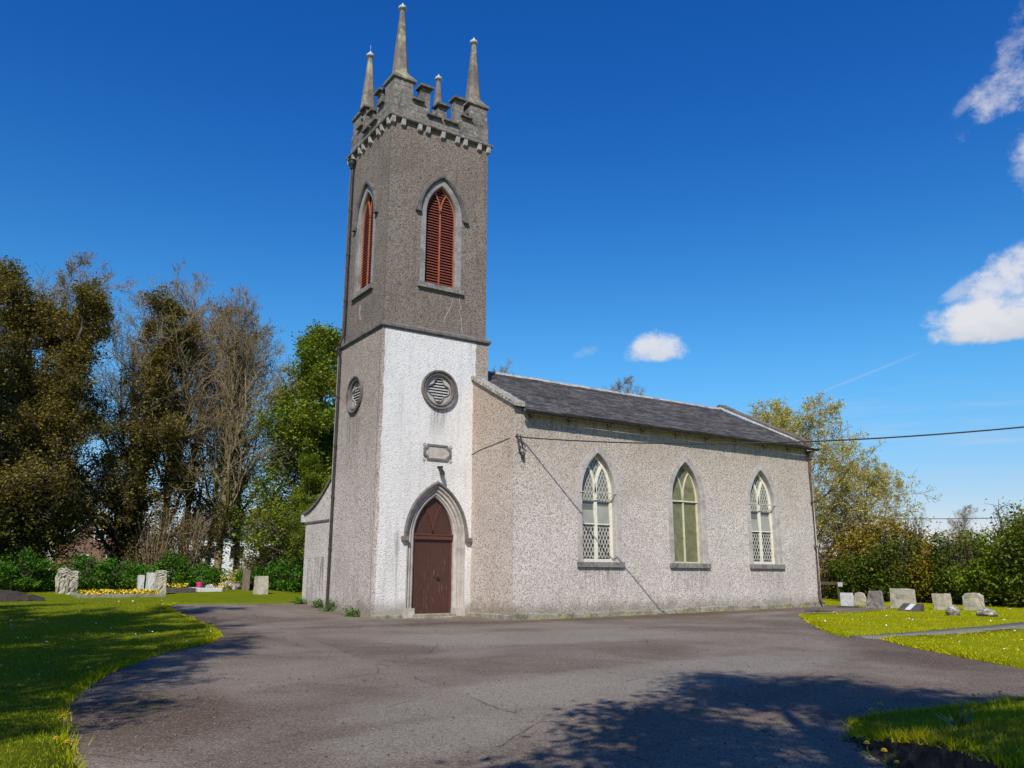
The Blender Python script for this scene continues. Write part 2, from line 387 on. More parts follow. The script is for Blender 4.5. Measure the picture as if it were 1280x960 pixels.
def glass(name, tint, rough, alpha_like=0.0):
    m, t, p = mat(name); v = ocoord(t)
    n = t.noise(v, 3.0, 3, 0.5)
    t.put(p.inputs['Base Color'], t.mix(n, tint, tuple(k*0.55 for k in tint)))
    t.put(p.inputs['Roughness'], rough); t.put(p.inputs['IOR'], 1.5)
    t.put(p.inputs['Specular IOR Level'], 0.9)
    bump(t, p, t.noise(v, 2.2, 2, 0.5), 0.12, 0.02)
    return m
M['glass'] = glass('old_window_glass', (0.17, 0.165, 0.14), 0.10)
M['glass_low'] = glass('dark_window_glass', (0.02, 0.019, 0.018), 0.10)
M['glass_pale'] = glass('pale_vent_glass', (0.42, 0.41, 0.34), 0.25)
def olive():
    m, t, p = mat('olive_sheet_glazing'); v = ocoord(t)
    n = t.noise(v, 2.2, 7, 0.75, 1.2)
    c = t.mix(t.smooth(n, 0.35, 0.68), (0.125, 0.130, 0.055), (0.225, 0.225, 0.115))
    f = t.noise(v, 9, 5, 0.7); c = t.mix(t.m('MULTIPLY', t.smooth(f, 0.5, 0.7), 0.35), c, (0.08, 0.085, 0.035))
    t.put(p.inputs['Base Color'], c); t.put(p.inputs['Roughness'], 0.28); bump(t, p, n, 0.1, 0.02)
    return m
M['olive'] = olive()

def door_paint():
    m, t, p = mat('worn_red_brown_paint'); v = ocoord(t)
    x, y, z = t.xyz(v)
    n = t.noise(v, 3.5, 5, 0.6)
    c = t.mix(n, (0.085, 0.033, 0.024), (0.050, 0.019, 0.014))
    wn = t.noise(t.map(v, (17, 17, 1.6)), 1.6, 6, 0.7)
    zone = t.m('MULTIPLY', t.smooth(z, 2.4, 1.3), t.smooth(t.noise(v, 1.6, 3), 0.40, 0.6))
    c = t.mix(t.m('MULTIPLY', t.m('MULTIPLY', t.smooth(wn, 0.56, 0.66), zone), 0.75), c, (0.30, 0.21, 0.17))
    fr = t.m('FRACT', t.m('DIVIDE', x, 0.117))
    gv = t.m('MULTIPLY', t.smooth(fr, 0.0, 0.06), t.smooth(fr, 1.0, 0.94))
    c = t.mix(t.m('SUBTRACT', 1.0, gv), c, (0.03, 0.010, 0.008))
    t.put(p.inputs['Base Color'], c); t.put(p.inputs['Roughness'], 0.5)
    bump(t, p, gv, 0.6, 0.01)
    return m
M['door'] = door_paint()
M['doortrim'] = simple('red_brown_trim', (0.115, 0.042, 0.030), (0.08, 0.028, 0.02), 0.5, 6)

def slate():
    m, t, p = mat('roof_slate'); v = ocoord(t)
    mp = t.map(v, (1, 1.12, 1))
    br = t.node('ShaderNodeTexBrick', {'Vector': mp, 'Color1': (0.085, 0.078, 0.078), 'Color2': (0.20, 0.185, 0.178), 'Mortar': (0.02, 0.018, 0.018),
        'Scale': 1.0, 'Mortar Size': 0.008, 'Bias': -0.1, 'Brick Width': 0.26, 'Row Height': 0.214})
    n = t.noise(v, 1.2, 6, 0.7)
    c = t.mix(t.m('MULTIPLY', t.smooth(n, 0.45, 0.7), 0.5), br.outputs[0], (0.075, 0.062, 0.060))
    rw = t.noise(t.map(v, (0.9, 5.2, 0.0)), 1.0, 5, 0.7)
    c = t.mix(t.m('MULTIPLY', t.smooth(rw, 0.48, 0.60), 0.6), c, (0.035, 0.031, 0.031)); c = t.mix(t.m('MULTIPLY', t.smooth(rw, 0.46, 0.36), 0.45), c, (0.26, 0.245, 0.23))
    sp = t.noise(v, 6.5, 6, 0.75)
    c = t.mix(t.m('MULTIPLY', t.smooth(sp, 0.62, 0.72), 0.55), c, (0.24, 0.235, 0.19))
    t.put(p.inputs['Base Color'], c); t.put(p.inputs['Roughness'], 0.72)
    bump(t, p, t.m('ADD', br.outputs[1], t.noise(v, 12, 3)), 0.35, 0.012)
    return m
M['slate'] = slate()

# ------------------------------------------------------------------ ground
def smf(v, a, b):
    t = min(1.0, max(0.0, (v-a)/(b-a))); return t*t*(3-2*t)
def gh(x, y): return .3*smf(y, -1, 8)+.5*smf(y, 8, 38)+.14*smf(x, 4, 20)+.25*smf(x, 24, 50)

def grass_mat(name, c1, c2, c3):
    m, t, p = mat(name); v = ocoord(t)
    n = t.noise(v, 0.9, 6, 0.65); f = t.noise(v, 26, 5, 0.75); f2 = t.noise(t.map(v, (60, 60, 60)), 1.5, 3, 0.7)
    c = t.mix(t.smooth(n, 0.32, 0.68), c1, c2)
    c = t.mix(t.m('MULTIPLY', t.smooth(f, 0.42, 0.62), 0.75), c, c3)
    c = t.mix(t.m('MULTIPLY', t.smooth(f2, 0.5, 0.68), 0.35), c, tuple(k*0.5 for k in c3))
    t.put(p.inputs['Base Color'], c); t.put(p.inputs['Roughness'], 0.85)
    t.put(p.inputs['Specular IOR Level'], 0.05); bump(t, p, t.m('ADD', f, f2), 0.9, 0.05)
    return m
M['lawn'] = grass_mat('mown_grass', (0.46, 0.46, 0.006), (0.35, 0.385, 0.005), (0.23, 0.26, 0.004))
M['lawn_left'] = grass_mat('mown_grass_painted_shade', (0.27, 0.31, 0.010), (0.19, 0.24, 0.008), (0.12, 0.165, 0.006))  # same grass as the right lawns, shade put into a darker green
M['meadow'] = grass_mat('rough_grass', (0.22, 0.28, 0.012), (0.16, 0.22, 0.012), (0.10, 0.15, 0.01))

def blade_mat(name, c1, c2, c3):
    m, t, p = mat(name)
    r = t.n.new('ShaderNodeNewGeometry').outputs['Random Per Island']
    c = t.mix(r, c1, c2); c = t.mix(t.smooth(t.noise(ocoord(t), 0.8, 4), 0.45, 0.7), c, c3)
    t.put(p.inputs['Base Color'], c); t.put(p.inputs['Roughness'], 0.7); t.put(p.inputs['Specular IOR Level'], 0.08)
    tr = t.node('ShaderNodeBsdfTranslucent', {'Color': c})
    mx = t.node('ShaderNodeMixShader', {0: 0.3, 1: p.outputs[0], 2: tr.outputs[0]})
    out = [n for n in t.n if n.type == 'OUTPUT_MATERIAL'][0]; t.l.new(mx.outputs[0], out.inputs[0])
    return m
M['blade_left'] = blade_mat('green_grass_blades', (0.36, 0.40, 0.020), (0.15, 0.22, 0.008), (0.27, 0.27, 0.022))  # blades of that same grass, their colour darkened for shade too
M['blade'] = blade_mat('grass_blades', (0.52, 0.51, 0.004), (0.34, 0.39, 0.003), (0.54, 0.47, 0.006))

def asphalt():
    m, t, p = mat('worn_tarmac'); v = ocoord(t)
    x, y, z = t.xyz(v)
    cs = t.xyz(t.vor(v, 62)); cs2 = t.xyz(t.vor(v, 130)); big = t.noise(v, 0.28, 5, 0.6, 0.6); mid = t.noise(v, 1.3, 6, 0.65)
    base = t.mix(t.smooth(big, 0.36, 0.64), (0.225, 0.185, 0.150), (0.125, 0.096, 0.073))
    base = t.mix(t.m('MULTIPLY', t.smooth(mid, 0.42, 0.68), 0.35), base, (0.185, 0.162, 0.138))
    # greyer, stone-bare wheel tracks in front of the church
    def blob(cx, cy, rx, ry, rot, lo=1.0, hi=0.3):
        c_, s_ = math.cos(rot), math.sin(rot)
        dx = t.m('SUBTRACT', x, cx); dy = t.m('SUBTRACT', y, cy)
        u = t.m('ADD', t.m('MULTIPLY', dx, c_/rx), t.m('MULTIPLY', dy, s_/rx)); q = t.m('SUBTRACT', t.m('MULTIPLY', dy, c_/ry), t.m('MULTIPLY', dx, s_/ry))
        d = t.m('ADD', t.m('MULTIPLY', u, u), t.m('MULTIPLY', q, q))
        d = t.m('ADD', d, t.m('MULTIPLY', t.m('SUBTRACT', mid, 0.5), 1.6))
        return t.smooth(d, lo, hi)
    grey = t.m('MAXIMUM', t.m('MAXIMUM', blob(-2.5, -15.2, 6.5, 1.3, 0.18), blob(-7.0, -17.3, 1.7, 0.8, 0.4)), blob(0.5, -8.5, 5.0, 2.2, -0.1))
    base = t.mix(t.m('MULTIPLY', grey, 0.55), base, (0.265, 0.248, 0.21))
    # filled service trench
    ax, ay, bx, by = -3.57, -0.78, -6.6, -19.6
    L = math.hypot(bx-ax, by-ay); nx, ny = -(by-ay)/L, (bx-ax)/L
    off = t.m('ADD', t.m('MULTIPLY', t.m('SUBTRACT', x, ax), nx), t.m('MULTIPLY', t.m('SUBTRACT', y, ay), ny))
    off = t.m('ADD', off, t.m('MULTIPLY', t.m('SUBTRACT', t.noise(v, 0.5, 3), 0.5), 0.5))
    tr = t.m('MULTIPLY', t.smooth(t.m('ABSOLUTE', off), 0.24, 0.16), t.smooth(y, -0.5, -2.0))
    base = t.mix(t.m('MULTIPLY', tr, 0.5), base, (0.205, 0.168, 0.142))
    ed = t.m('MULTIPLY', t.smooth(t.m('ABSOLUTE', t.m('SUBTRACT', off, 0.20)), 0.03, 0.01), t.smooth(t.noise(v, 0.9, 4), 0.45, 0.6))
    base = t.mix(t.m('MULTIPLY', ed, 0.6), base, (0.05, 0.042, 0.038))
    # moss, soil and leaf litter towards the edges
    lit = t.m('MAXIMUM', t.m('MAXIMUM', blob(-9.0, -14.8, 2.2, 1.0, 1.35, 1.3, 0.2), blob(-5.5, -2.0, 6.5, 1.1, 1.45, 1.3, 0.2)), blob(8, -3.3, 13, 0.9, -0.03, 1.3, 0.2))
    lit = t.m('MAXIMUM', lit, blob(6, -13.2, 9, 1.2, 0.75, 1.3, 0.2))
    base = t.mix(t.m('MULTIPLY', lit, 0.6), base, (0.082, 0.050, 0.033))
    ms_ = t.m('MULTIPLY', blob(-8.9, -14.0, 0.9, 0.35, 1.2, 1.1, 0.2), t.smooth(t.noise(v, 5, 5, 0.7), 0.45, 0.6))
    base = t.mix(t.m('MULTIPLY', ms_, 0.6), base, (0.16, 0.15, 0.03))
    ck = t.vor(v, 0.42, 'Distance', 'DISTANCE_TO_EDGE')
    wv = t.node('ShaderNodeTexVoronoi', {'Vector': t.mix(0.12, v, t.noise(v, 1.5, 5, 0.6, 0, 1))}, feature='DISTANCE_TO_EDGE'); wv.inputs['Scale'].default_value = 0.40
    crack = t.m('MULTIPLY', t.smooth(wv.outputs[0], 0.006, 0.002), t.smooth(t.noise(v, 0.35, 3), 0.5, 0.58))
    base = t.mix(t.m('MULTIPLY', crack, 0.6), base, (0.03, 0.026, 0.024))
    sp = t.m('ADD', t.m('MULTIPLY', cs[0], 0.7), t.m('MULTIPLY', cs2[0], 0.6))
    c = t.mix(t.m('MULTIPLY', t.smooth(sp, 0.75, 1.15), 0.7), base, t.mix(0.4, base, (0.56, 0.51, 0.45)))
    c = t.mix(t.m('MULTIPLY', t.smooth(sp, 0.45, 0.15), 0.75), c, (0.022, 0.018, 0.016))
    c = t.mix(t.smooth(cs[2], 0.994, 0.999), c, (0.42, 0.38, 0.32))
    t.put(p.inputs['Base Color'], c); t.put(p.inputs['Roughness'], 0.95); t.put(p.inputs['Specular IOR Level'], 0.12)
    bump(t, p, t.m('ADD', t.m('SUBTRACT', 1.0, t.vor(v, 42, 'Distance')), t.m('MULTIPLY', mid, 1.5)), 0.55, 0.015)
    return m
M['asphalt'] = asphalt()
M['gravel'] = stone('path_gravel', (0.25, 0.24, 0.20), (0.16, 0.15, 0.125), (0.10, 0.095, 0.07), 25, 0.9)
M['soil'] = stone('bare_soil', (0.06, 0.042, 0.030), (0.035, 0.026, 0.019), (0.02, 0.015, 0.012), 14, 1.0)
M['kerb'] = stone('mossy_kerb', (0.30, 0.28, 0.23), (0.20, 0.19, 0.15), (0.10, 0.10, 0.06), 12, 0.8)

def sheet(name, poly, zoff, m, skirt=0.0, step=0.8, zf=None, jitter=0.0, uneven=0.0):
    """a ground sheet filling a polygon, following the terrain"""
    P = []
    for i, a in enumerate(poly):
        b = poly[(i+1) % len(poly)]; L = math.hypot(b[0]-a[0], b[1]-a[1]); n = max(1, int(L/0.3)) if L < 25 else max(1, int(L/2))
        for k in range(n):
            t = k/n; P.append((a[0]+(b[0]-a[0])*t+random.uniform(-jitter, jitter), a[1]+(b[1]-a[1])*t+random.uniform(-jitter, jitter)))
    nb = len(P); xs = [p[0] for p in P]; ys = [p[1] for p in P]
    def inside(x, y):
        c = False; j = nb-1
        for i in range(nb):
            if (P[i][1] > y) != (P[j][1] > y) and x < (P[j][0]-P[i][0])*(y-P[i][1])/(P[j][1]-P[i][1])+P[i][0]: c = not c
            j = i
        return c
    pts = [Vector(p) for p in P]
    x = min(xs)+step/2
    while x < max(xs):
        y = min(ys)+step/2
        while y < max(ys):
            if inside(x, y) and x > -32 and x < 34 and y < 34: pts.append(Vector((x, y)))
            y += step
        x += step
    vs, es, fs, *_ = delaunay_2d_cdt(pts, [], [list(range(nb))], 1, 1e-4)
    bm = bmesh.new(); zf = zf or (lambda x, y: gh(x, y)+zoff)
    V = [bm.verts.new((v.x, v.y, zf(v.x, v.y)+uneven*math.sin(v.x*2.1+v.y)*math.sin(v.y*1.7))) for v in vs]
    for f in fs:
        try: bm.faces.new([V[i] for i in f])
        except ValueError: pass
    for f in bm.faces:
        f.normal_update()
        if f.normal.z < 0: f.normal_flip()
    if skirt:
        be = [e for e in bm.edges if len(e.link_faces) == 1]
        r = bmesh.ops.extrude_edge_only(bm, edges=be)
        for v in [g_ for g_ in r['geom'] if isinstance(g_, bmesh.types.BMVert)]: v.co.z -= skirt
    o = obj(name, bm, m, recalc=False, smooth=True)
    return tag(o, kind='structure')

# the wide ground sheet to the horizon
bm = bmesh.new()
gx = [-1500, -600, -250, -120, -60]+[k*2.0 for k in range(-20, 41)]+[100, 160, 300, 700, 1500]
gy = [-1500, -600, -250, -120, -60]+[k*2.0 for k in range(-20, 41)]+[100, 160, 300, 700, 1500]
GV = [[bm.verts.new((x, y, gh(x, y)-0.006)) for y in gy] for x in gx]
for i in range(len(gx)-1):
    for j in range(len(gy)-1): bm.faces.new([GV[i][j], GV[i+1][j], GV[i+1][j+1], GV[i][j+1]])
tag(obj('ground', bm, M['meadow'], smooth=True), kind='structure')

edgeL = [(-10.25, -21.0), (-9.98, -18.4), (-9.91, -16.86), (-9.84, -15.49), (-9.74, -14.29), (-9.45, -12.82), (-8.85, -10.9), (-7.67, -8.29), (-6.53, -6.73), (-5.85, -5.0), (-5.45, -3.0), (-5.1, -0.5), (-5.0, 1.27), (-5.0, 3.91), (-4.69, 6.6), (-4.1, 7.3)]
left_lawn = edgeL+[(-2.11, 6.9), (-0.15, 6.75), (0.16, 7.4), (3.5, 7.6), (3.5, 34), (-40, 34), (-40, -30), (-11.2, -30), (-10.6, -24)]
lawnU = [(12.08, -6.45), (10.9, -7.4), (9.73, -8.54), (7.61, -10.48), (6.4, -11.6), (6.02, -12.3), (6.15, -12.5), (6.8, -12.58), (12.3, -12.6), (20, -12.75), (34, -13.4), (46, -13.8), (46, 32), (21, 32), (19.6, -1.5), (19.2, -4.6), (17.9, -5.9), (16.85, -6.24), (14.4, -6.75), (13.0, -6.3)]
lawnL = [(5.93, -13.22), (4.65, -14.70), (3.71, -16.02), (3.22, -16.8), (2.75, -17.5), (2.6, -19), (3.2, -22), (20, -30), (46, -30), (46, -15), (34, -14.5), (20, -13.85), (11.2, -13.55), (6.8, -13.2)]
drive = [(-13, -60), (9, -60), (9, -20), (9, -13.3), (9.5, -9), (14, -7.2), (18.4, -6.3), (20.5, -4), (20.6, 3), (20.6, 9), (3, 9), (-1, 8.2), (-5.5, 8.5), (-6.5, 4), (-6.2, -5), (-10.6, -12), (-12.5, -20)]
sheet('driveway', drive, 0.004, M['asphalt'], step=1.5)
sheet('path', [(6.0, -12.35), (6.5, -12.45), (12.3, -12.5), (46, -13.6), (46, -15.3), (11.2, -13.75), (6.1, -13.2)], 0.052, M['gravel'], step=2, skirt=0.09)
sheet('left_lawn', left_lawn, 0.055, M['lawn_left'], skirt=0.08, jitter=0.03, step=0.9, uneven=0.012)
sheet('upper_lawn', lawnU, 0.05, M['lawn'], skirt=0.08, jitter=0.025, step=0.9, uneven=0.012)
sheet('lower_lawn', lawnL, 0.05, M['lawn'], skirt=0.08, jitter=0.025, step=0.9, uneven=0.012)

# ------------------------------------------------------------------ the church
church = thing('church', (0, 0, 0), 'small pebbledashed church with square pinnacled belfry tower, white painted doorway front and slate roofed nave', 'church')
W_, D_ = 4.12, 3.90
SY = -2.586; XG, XE = 3.508, 18.449; NY = 6.49; RY = 1.952
S0, W0 = south(0.0), west(0.0)
def circ(c, z, r, n=28): return [(c+r*math.cos(2*math.pi*k/n), z+r*math.sin(2*math.pi*k/n)) for k in range(n)]
door_a = Arch(2.19, 0.74, 0.12, 2.53, 1.34)
# lower stage
bm = bmesh.new()
plate(bm, [(0, -0.3), (W_, -0.3), (W_, 9.40), (0, 9.40)], [[(2.19+1.04, -0.28)]+door_a.path(0.30)[1:-1]+[(2.19-1.04, -0.28)], circ(2.17, 7.47, 0.50)], 0, 0.6, S0)
plate(bm, [(0.6, -0.3), (D_, -0.3), (D_, 9.40), (0.6, 9.40)], [circ(2.05, 7.42, 0.48)], 0, 0.6, W0)
box(bm, (0.6, D_-0.5, -0.3), (W_, D_, 9.40)); box(bm, (W_-0.5, 0.6, 5.5), (W_, D_-0.5, 9.40))
obj('tower_wall', bm, M['dash_low'], church)
# upper stage
U = 0.066
lv_s = Arch(2.15, 0.60, 11.25, 13.90, 1.14); lv_w = Arch(1.98, 0.60, 11.25, 13.90, 1.14)
SU, WU = south(U), west(U)
bm = bmesh.new()
plate(bm, [(U, 9.5), (W_-U, 9.5), (W_-U, 17.2), (U, 17.2)], [lv_s.path(0.02)], 0, 0.55, SU)
plate(bm, [(U+.55, 9.5), (D_-U, 9.5), (D_-U, 17.2), (U+.55, 17.2)], [lv_w.path(0.02)], 0, 0.55, WU)
box(bm, (U+.55, D_-U-.5, 9.5), (W_-U, D_-U, 17.2)); box(bm, (W_-U-.5, U+.55, 9.5), (W_-U, D_-U-.5, 17.2))
box(bm, (U+.5, U+.5, 16.9), (W_-U-.4, D_-U-.4, 17.1))
obj('belfry_wall', bm, M['dash_top'], church)
# string course with weathered slope
def ring_course(bm, x0, y0, x1, y1, prof):
    """prof: list of (outset, z) going round from inside bottom to inside top"""
    rows = []
    for o, z in prof: rows.append([bm.verts.new(p) for p in ((x0-o, y0-o, z), (x1+o, y0-o, z), (x1+o, y1+o, z), (x0-o, y1+o, z))])
    for A, B in zip(rows, rows[1:]):
        for k in range(4): bm.faces.new([A[k], A[(k+1) % 4], B[(k+1) % 4], B[k]])
bm = bmesh.new()
ring_course(bm, 0, 0, W_, D_, [(-0.1, 9.36), (0.03, 9.36), (0.05, 9.40), (0.085, 9.42), (0.085, 9.50), (-0.08, 9.62), (-0.2, 9.62)])
obj('string_course', bm, M['string'], church)
# parapet --------------------------------------------------------------
bm = bmesh.new()
ring_course(bm, 0, 0, W_, D_, [(-0.2, 17.16), (0.07, 17.16), (0.09, 17.19), (0.09, 17.25), (-0.05, 17.34), (-0.07, 17.69)])
prof_n = [(0.02, 17.30)]
def stepped(L):
    # outline of one parapet side along its length
    k = L/4.12
    return [(.0, 17.26), (L, 17.26), (L, 18.12), (L-.87*k, 18.12), (L-1.17*k, 18.12), (L-1.17*k, 18.74), (L-1.54*k, 18.74), (L-1.54*k, 17.70), (L-1.88*k, 17.70), (L-1.88*k, 18.24),
            (1.88*k, 18.24), (1.88*k, 17.70), (1.54*k, 17.70), (1.54*k, 18.74), (1.17*k, 18.74), (1.17*k, 18.12), (0.87*k, 18.12), (0, 18.12)]
T = 0.34
o_ = 0.065
plate(bm, [(min(max(u, o_), W_-o_), z) for u, z in stepped(W_)], [], o_, T, south(0))
plate(bm, [(min(max(u, o_), W_-o_), z) for u, z in stepped(W_)], [], -T, -o_, south(D_))
plate(bm, [(min(max(u, T), D_-T), z) for u, z in stepped(D_)], [], o_, T, west(0))
plate(bm, [(min(max(u, T), D_-T), z) for u, z in stepped(D_)], [], o_, T, east(W_))
pier_c = [(0.50, 0.50), (W_-0.50, 0.50), (W_-0.50, D_-0.50), (0.50, D_-0.50)]
for cx, cy in pier_c:
    sx = 1 if cx > 2 else -1; sy = 1 if cy > 2 else -1
    box(bm, (cx-0.36-.04*(sx<0), cy-0.36-.04*(sy<0), 18.0), (cx+0.36+.04*(sx>0), cy+0.36+.04*(sy>0), 18.80))
    xa, xb = sorted((cx+sx*0.425, cx-sx*0.38)); ya, yb = sorted((cy+sy*0.425, cy-sy*0.38)); box(bm, (xa, ya, 17.3), (xb, yb, 18.15))
obj('parapet', bm, M['parapet'], church)
def capslab(bm, u0, u1, d0, d1, z, Mf, side=0.07, th=0.09, rise=0.07, front=0.075):
    a = [(u0-side, d0-front), (u1+side, d0-front), (u1+side, d1+front), (u0-side, d1+front)]
    i = [(u0+.04, d0+.08), (u1-.04, d0+.08), (u1-.04, d1-.08), (u0+.04, d1-.08)]
    rows = [[bm.verts.new(Mf(u, zz, d)) for u, d in L] for L, zz in ((a, z), (a, z+th*0.8), (i, z+th+rise))]
    for A, B in zip(rows, rows[1:]):
        for k in range(4): bm.faces.new([A[k], A[(k+1) % 4], B[(k+1) % 4], B[k]])
    bm.faces.new(rows[0]); bm.faces.new(rows[-1])
for Mf, L, in ((south(0), W_), (west(0), D_), (lambda u, z, d: Vector((u, D_-d, z)), W_), (east(W_), D_)):
    k = L/4.12
    for (a, b, z, side) in ((1.17, 1.54, 18.74, .08), (1.88, 2.24, 18.24, .08), (2.58, 2.95, 18.74, .08), (0.92, 1.17, 18.12, .07), (1.54, 1.88, 17.70, .08), (2.24, 2.58, 17.70, .08), (2.95, 3.20, 18.12, .07)):
        bm = bmesh.new(); low = z in (18.12, 17.70)
        capslab(bm, a*k, b*k, 0.0, T, z-(0.0 if not low else 0.02), Mf, side=side+(0.05 if low else 0), th=0.08 if low else 0.10, rise=0.03 if low else 0.05, front=0.06 if low else 0.075)
        obj('merlon_cap' if not low else 'embrasure_cap', bm, M['cap'], church)
# corbels
for u in (.07, .47, 1.12, 1.45, 2.07, 2.68, 3.02, 3.63, 4.03):
    bm = bmesh.new(); uu = min(u, W_-0.09)
    hexa(bm, [(uu-.07, -.035, 16.94), (uu+.08, -.035, 16.94), (uu+.08, .1, 16.90), (uu-.07, .1, 16.90), (uu-.07, -.07, 17.165), (uu+.08, -.07, 17.165), (uu+.08, .1, 17.165), (uu-.07, .1, 17.165)])
    obj('corbel', bm, M['corbel'], church)
for u in (.22, .78, 1.10, 1.79, 2.42, 2.76, 3.40, 3.80):
    bm = bmesh.new()
    hexa(bm, [(-.035, u-.07, 16.94), (-.035, u+.08, 16.94), (.1, u+.08, 16.90), (.1, u-.07, 16.90), (-.07, u-.07, 17.165), (-.07, u+.08, 17.165), (.1, u+.08, 17.165), (.1, u-.07, 17.165)])
    obj('corbel', bm, M['corbel'], church)
# pinnacles
for k, (cx, cy) in enumerate(pier_c):
    bm = bmesh.new()
    hk = (0.33, 0.12, 0.10, 0.0)[k]
    prof = [(0.44, 18.80), (0.47, 18.83), (0.47, 18.92), (0.40, 18.98), (0.30, 19.12), (0.265, 19.25), (0.075, 21.62+hk)]
    rows = []
    for r, z in prof:
        if r < 0.3:   # spire: chamfered square
            c_ = r*0.55
            pts = [(-r, -c_), (-c_, -r), (c_, -r), (r, -c_), (r, c_), (c_, r), (-c_, r), (-r, c_)]
        else:
            c_ = r*0.995
            pts = [(-r, -c_), (-c_, -r), (c_, -r), (r, -c_), (r, c_), (c_, r), (-c_, r), (-r, c_)]
        rows.append([bm.verts.new((cx+x, cy+y, z)) for x, y in pts])
    for A, B in zip(rows, rows[1:]):
        for q in range(8): bm.faces.new([A[q], A[(q+1) % 8], B[(q+1) % 8], B[q]])
    bm.faces.new(rows[0]); bm.faces.new(rows[-1])
    pin = obj('pinnacle', bm, M['pin'], church)
    bm = bmesh.new()
    lathe(bm, [(0.0, 21.58), (0.07, 21.60), (0.08, 21.64), (0.15, 21.66), (0.165, 21.71), (0.14, 21.77), (0.07, 21.84), (0.03, 21.88), (0.02, 21.93), (0.0, 21.95)], None, 12, lambda x, y, h: Vector((cx+x, cy+y, h+hk)))
    if k == 3: tube(bm, [(cx, cy, 21.9), (cx, cy, 22.2)], 0.008, 5)
    obj('finial', bm, M['finial'], pin, smooth=True)

# louvred belfry windows
def louvre_window(Mf, a, mirror=1):
    bm = bmesh.new()
    sweep(bm, a, [(0.0, 0.14), (0.0, 0.03), (0.03, -0.005), (0.22, -0.012), (0.22, 0.05)], Mf)
    surr = obj('louvred_window', bm, M['dressed_dark'], church)
    bm = bmesh.new()
    sweep(bm, a, [(0.24, 0.04), (0.235, -0.05), (0.28, -0.11), (0.36, -0.11), (0.385, -0.07), (0.38, 0.04)], Mf, jamb=False)
    for s in (-1, 1):
        u = a.c+s*(a.hw+0.37)
        prism(bm, [(u-0.10, a.zs-0.07), (u+0.10, a.zs-0.07), (u+0.10, a.zs+0.015), (u-0.10, a.zs+0.015)], -0.12, 0.03, Mf)
    obj('hood_mould', bm, M['hood'], surr)
    bm = bmesh.new()
    prism(bm, [(a.c-.90, a.z0-0.20), (a.c+.90, a.z0-0.20), (a.c+.90, a.z0-0.03), (a.c-.90, a.z0-0.03)], -0.11, 0.3, Mf)
    obj('sill', bm, M['sill'], surr)
    bm = bmesh.new()   # orange frame, mullion and forked head
    sweep(bm, a, [(0.0, 0.13), (-0.045, 0.13), (-0.045, 0.165), (0.0, 0.165)], Mf, z0=a.z0)
    bar2(bm, (a.c-a.hw, a.z0+.03), (a.c+a.hw, a.z0+.03), 0.08, 0.125, 0.165, Mf)
    bar2(bm, (a.c, a.z0), (a.c, a.zs+0.15), 0.05, 0.12, 0.165, Mf)
    for s in (-1, 1):
        pr = None; z1 = a.zs+0.12
        for k in range(9):
            u = k/8*0.36
            R2 = a.R
            zz = z1+math.sqrt(max(0, R2*R2-(R2-u)**2)); q = (a.c+s*u, zz)
            if a.half(zz) < u+0.02: break
            if pr: bar2(bm, pr, q, 0.05, 0.12, 0.165, Mf)
            pr = q
    obj('louvre_frame', bm, M['slatframe'], surr)
    bm = bmesh.new(); z = a.z0+0.10
    while z < a.zs+a.rise()-0.12:
        h = a.half(z+0.05)-0.01
        if h > 0.05:
            p = [(a.c-h, z), (a.c+h, z)]
            for q in (0,):
                A = [Mf(a.c-h, z, 0.17), Mf(a.c+h, z, 0.17), Mf(a.c+h, z+0.075, 0.27), Mf(a.c-h, z+0.075, 0.27)]
                B = [v+Vector((0, 0, 0.036)) for v in A]; hexa(bm, A+B)
        z += 0.104
    obj('louvre_slats', bm, M['slat'], surr)
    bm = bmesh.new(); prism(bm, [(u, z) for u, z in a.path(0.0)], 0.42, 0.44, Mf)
    obj('louvre_inner_dark', bm, M['black'], surr)  # black sheet: the unlit belfry inside given by colour
louvre_window(SU, lv_s); louvre_window(WU, lv_w)

# stone roundels with quatrefoil grilles
def roundel(Mf, c, z, r):
    bm = bmesh.new()
    lathe(bm, [(r*0.70, 0.10), (r*0.72, -0.03), (r*0.80, -0.06), (r*0.84, -0.03), (r*0.88, -0.03), (r*0.90, -0.09), (r*0.98, -0.10), (r*1.0, -0.05), (r*1.0, 0.05)], None, 40, lambda x, y, h: Mf(c+x, z+y, h))
    ring = obj('roundel', bm, M['roundel'], church, smooth=False)
    q = []
    R1 = r*0.60
    for k in range(48):
        t = 2*math.pi*k/48; f = abs(math.cos(2*t))
        rr = R1*(0.86+0.155*math.cos(4*t)-0.02*math.cos(8*t)); q.append((c+rr*math.cos(t), z+rr*math.sin(t)))
    bm = bmesh.new(); plate(bm, circ(c, z, r*0.73, 40), [q], 0.05, 0.10, Mf)
    obj('quatrefoil_plate', bm, M['grille'], ring)
    bm = bmesh.new(); plate(bm, [(c+(u-c)*1.08, z+(v-z)*1.08) for u, v in q], [[(c+(u-c)*1.01, z+(v-z)*1.01) for u, v in q]], 0.022, 0.052, Mf); obj('quatrefoil_bead', bm, M['roundel'], ring)
    bm = bmesh.new(); zz = z-R1*0.9
    while zz < z+R1*0.9:
        A = [Mf(c-R1, zz, 0.07), Mf(c+R1, zz, 0.07), Mf(c+R1, zz+0.045, 0.13), Mf(c-R1, zz+0.045, 0.13)]
        B = [v+Vector((0, 0, 0.030)) for v in A]; hexa(bm, A+B); zz += 0.098
    obj('grille_slats', bm, M['grille'], ring)
    bm = bmesh.new(); prism(bm, circ(c, z, r*0.72, 30), 0.2, 0.22, Mf); obj('grille_inner_dark', bm, M['black'], ring)  # black disc paints the dark behind the grille
roundel(S0, 2.17, 7.47, 0.69); roundel(W0, 2.05, 7.42, 0.66)

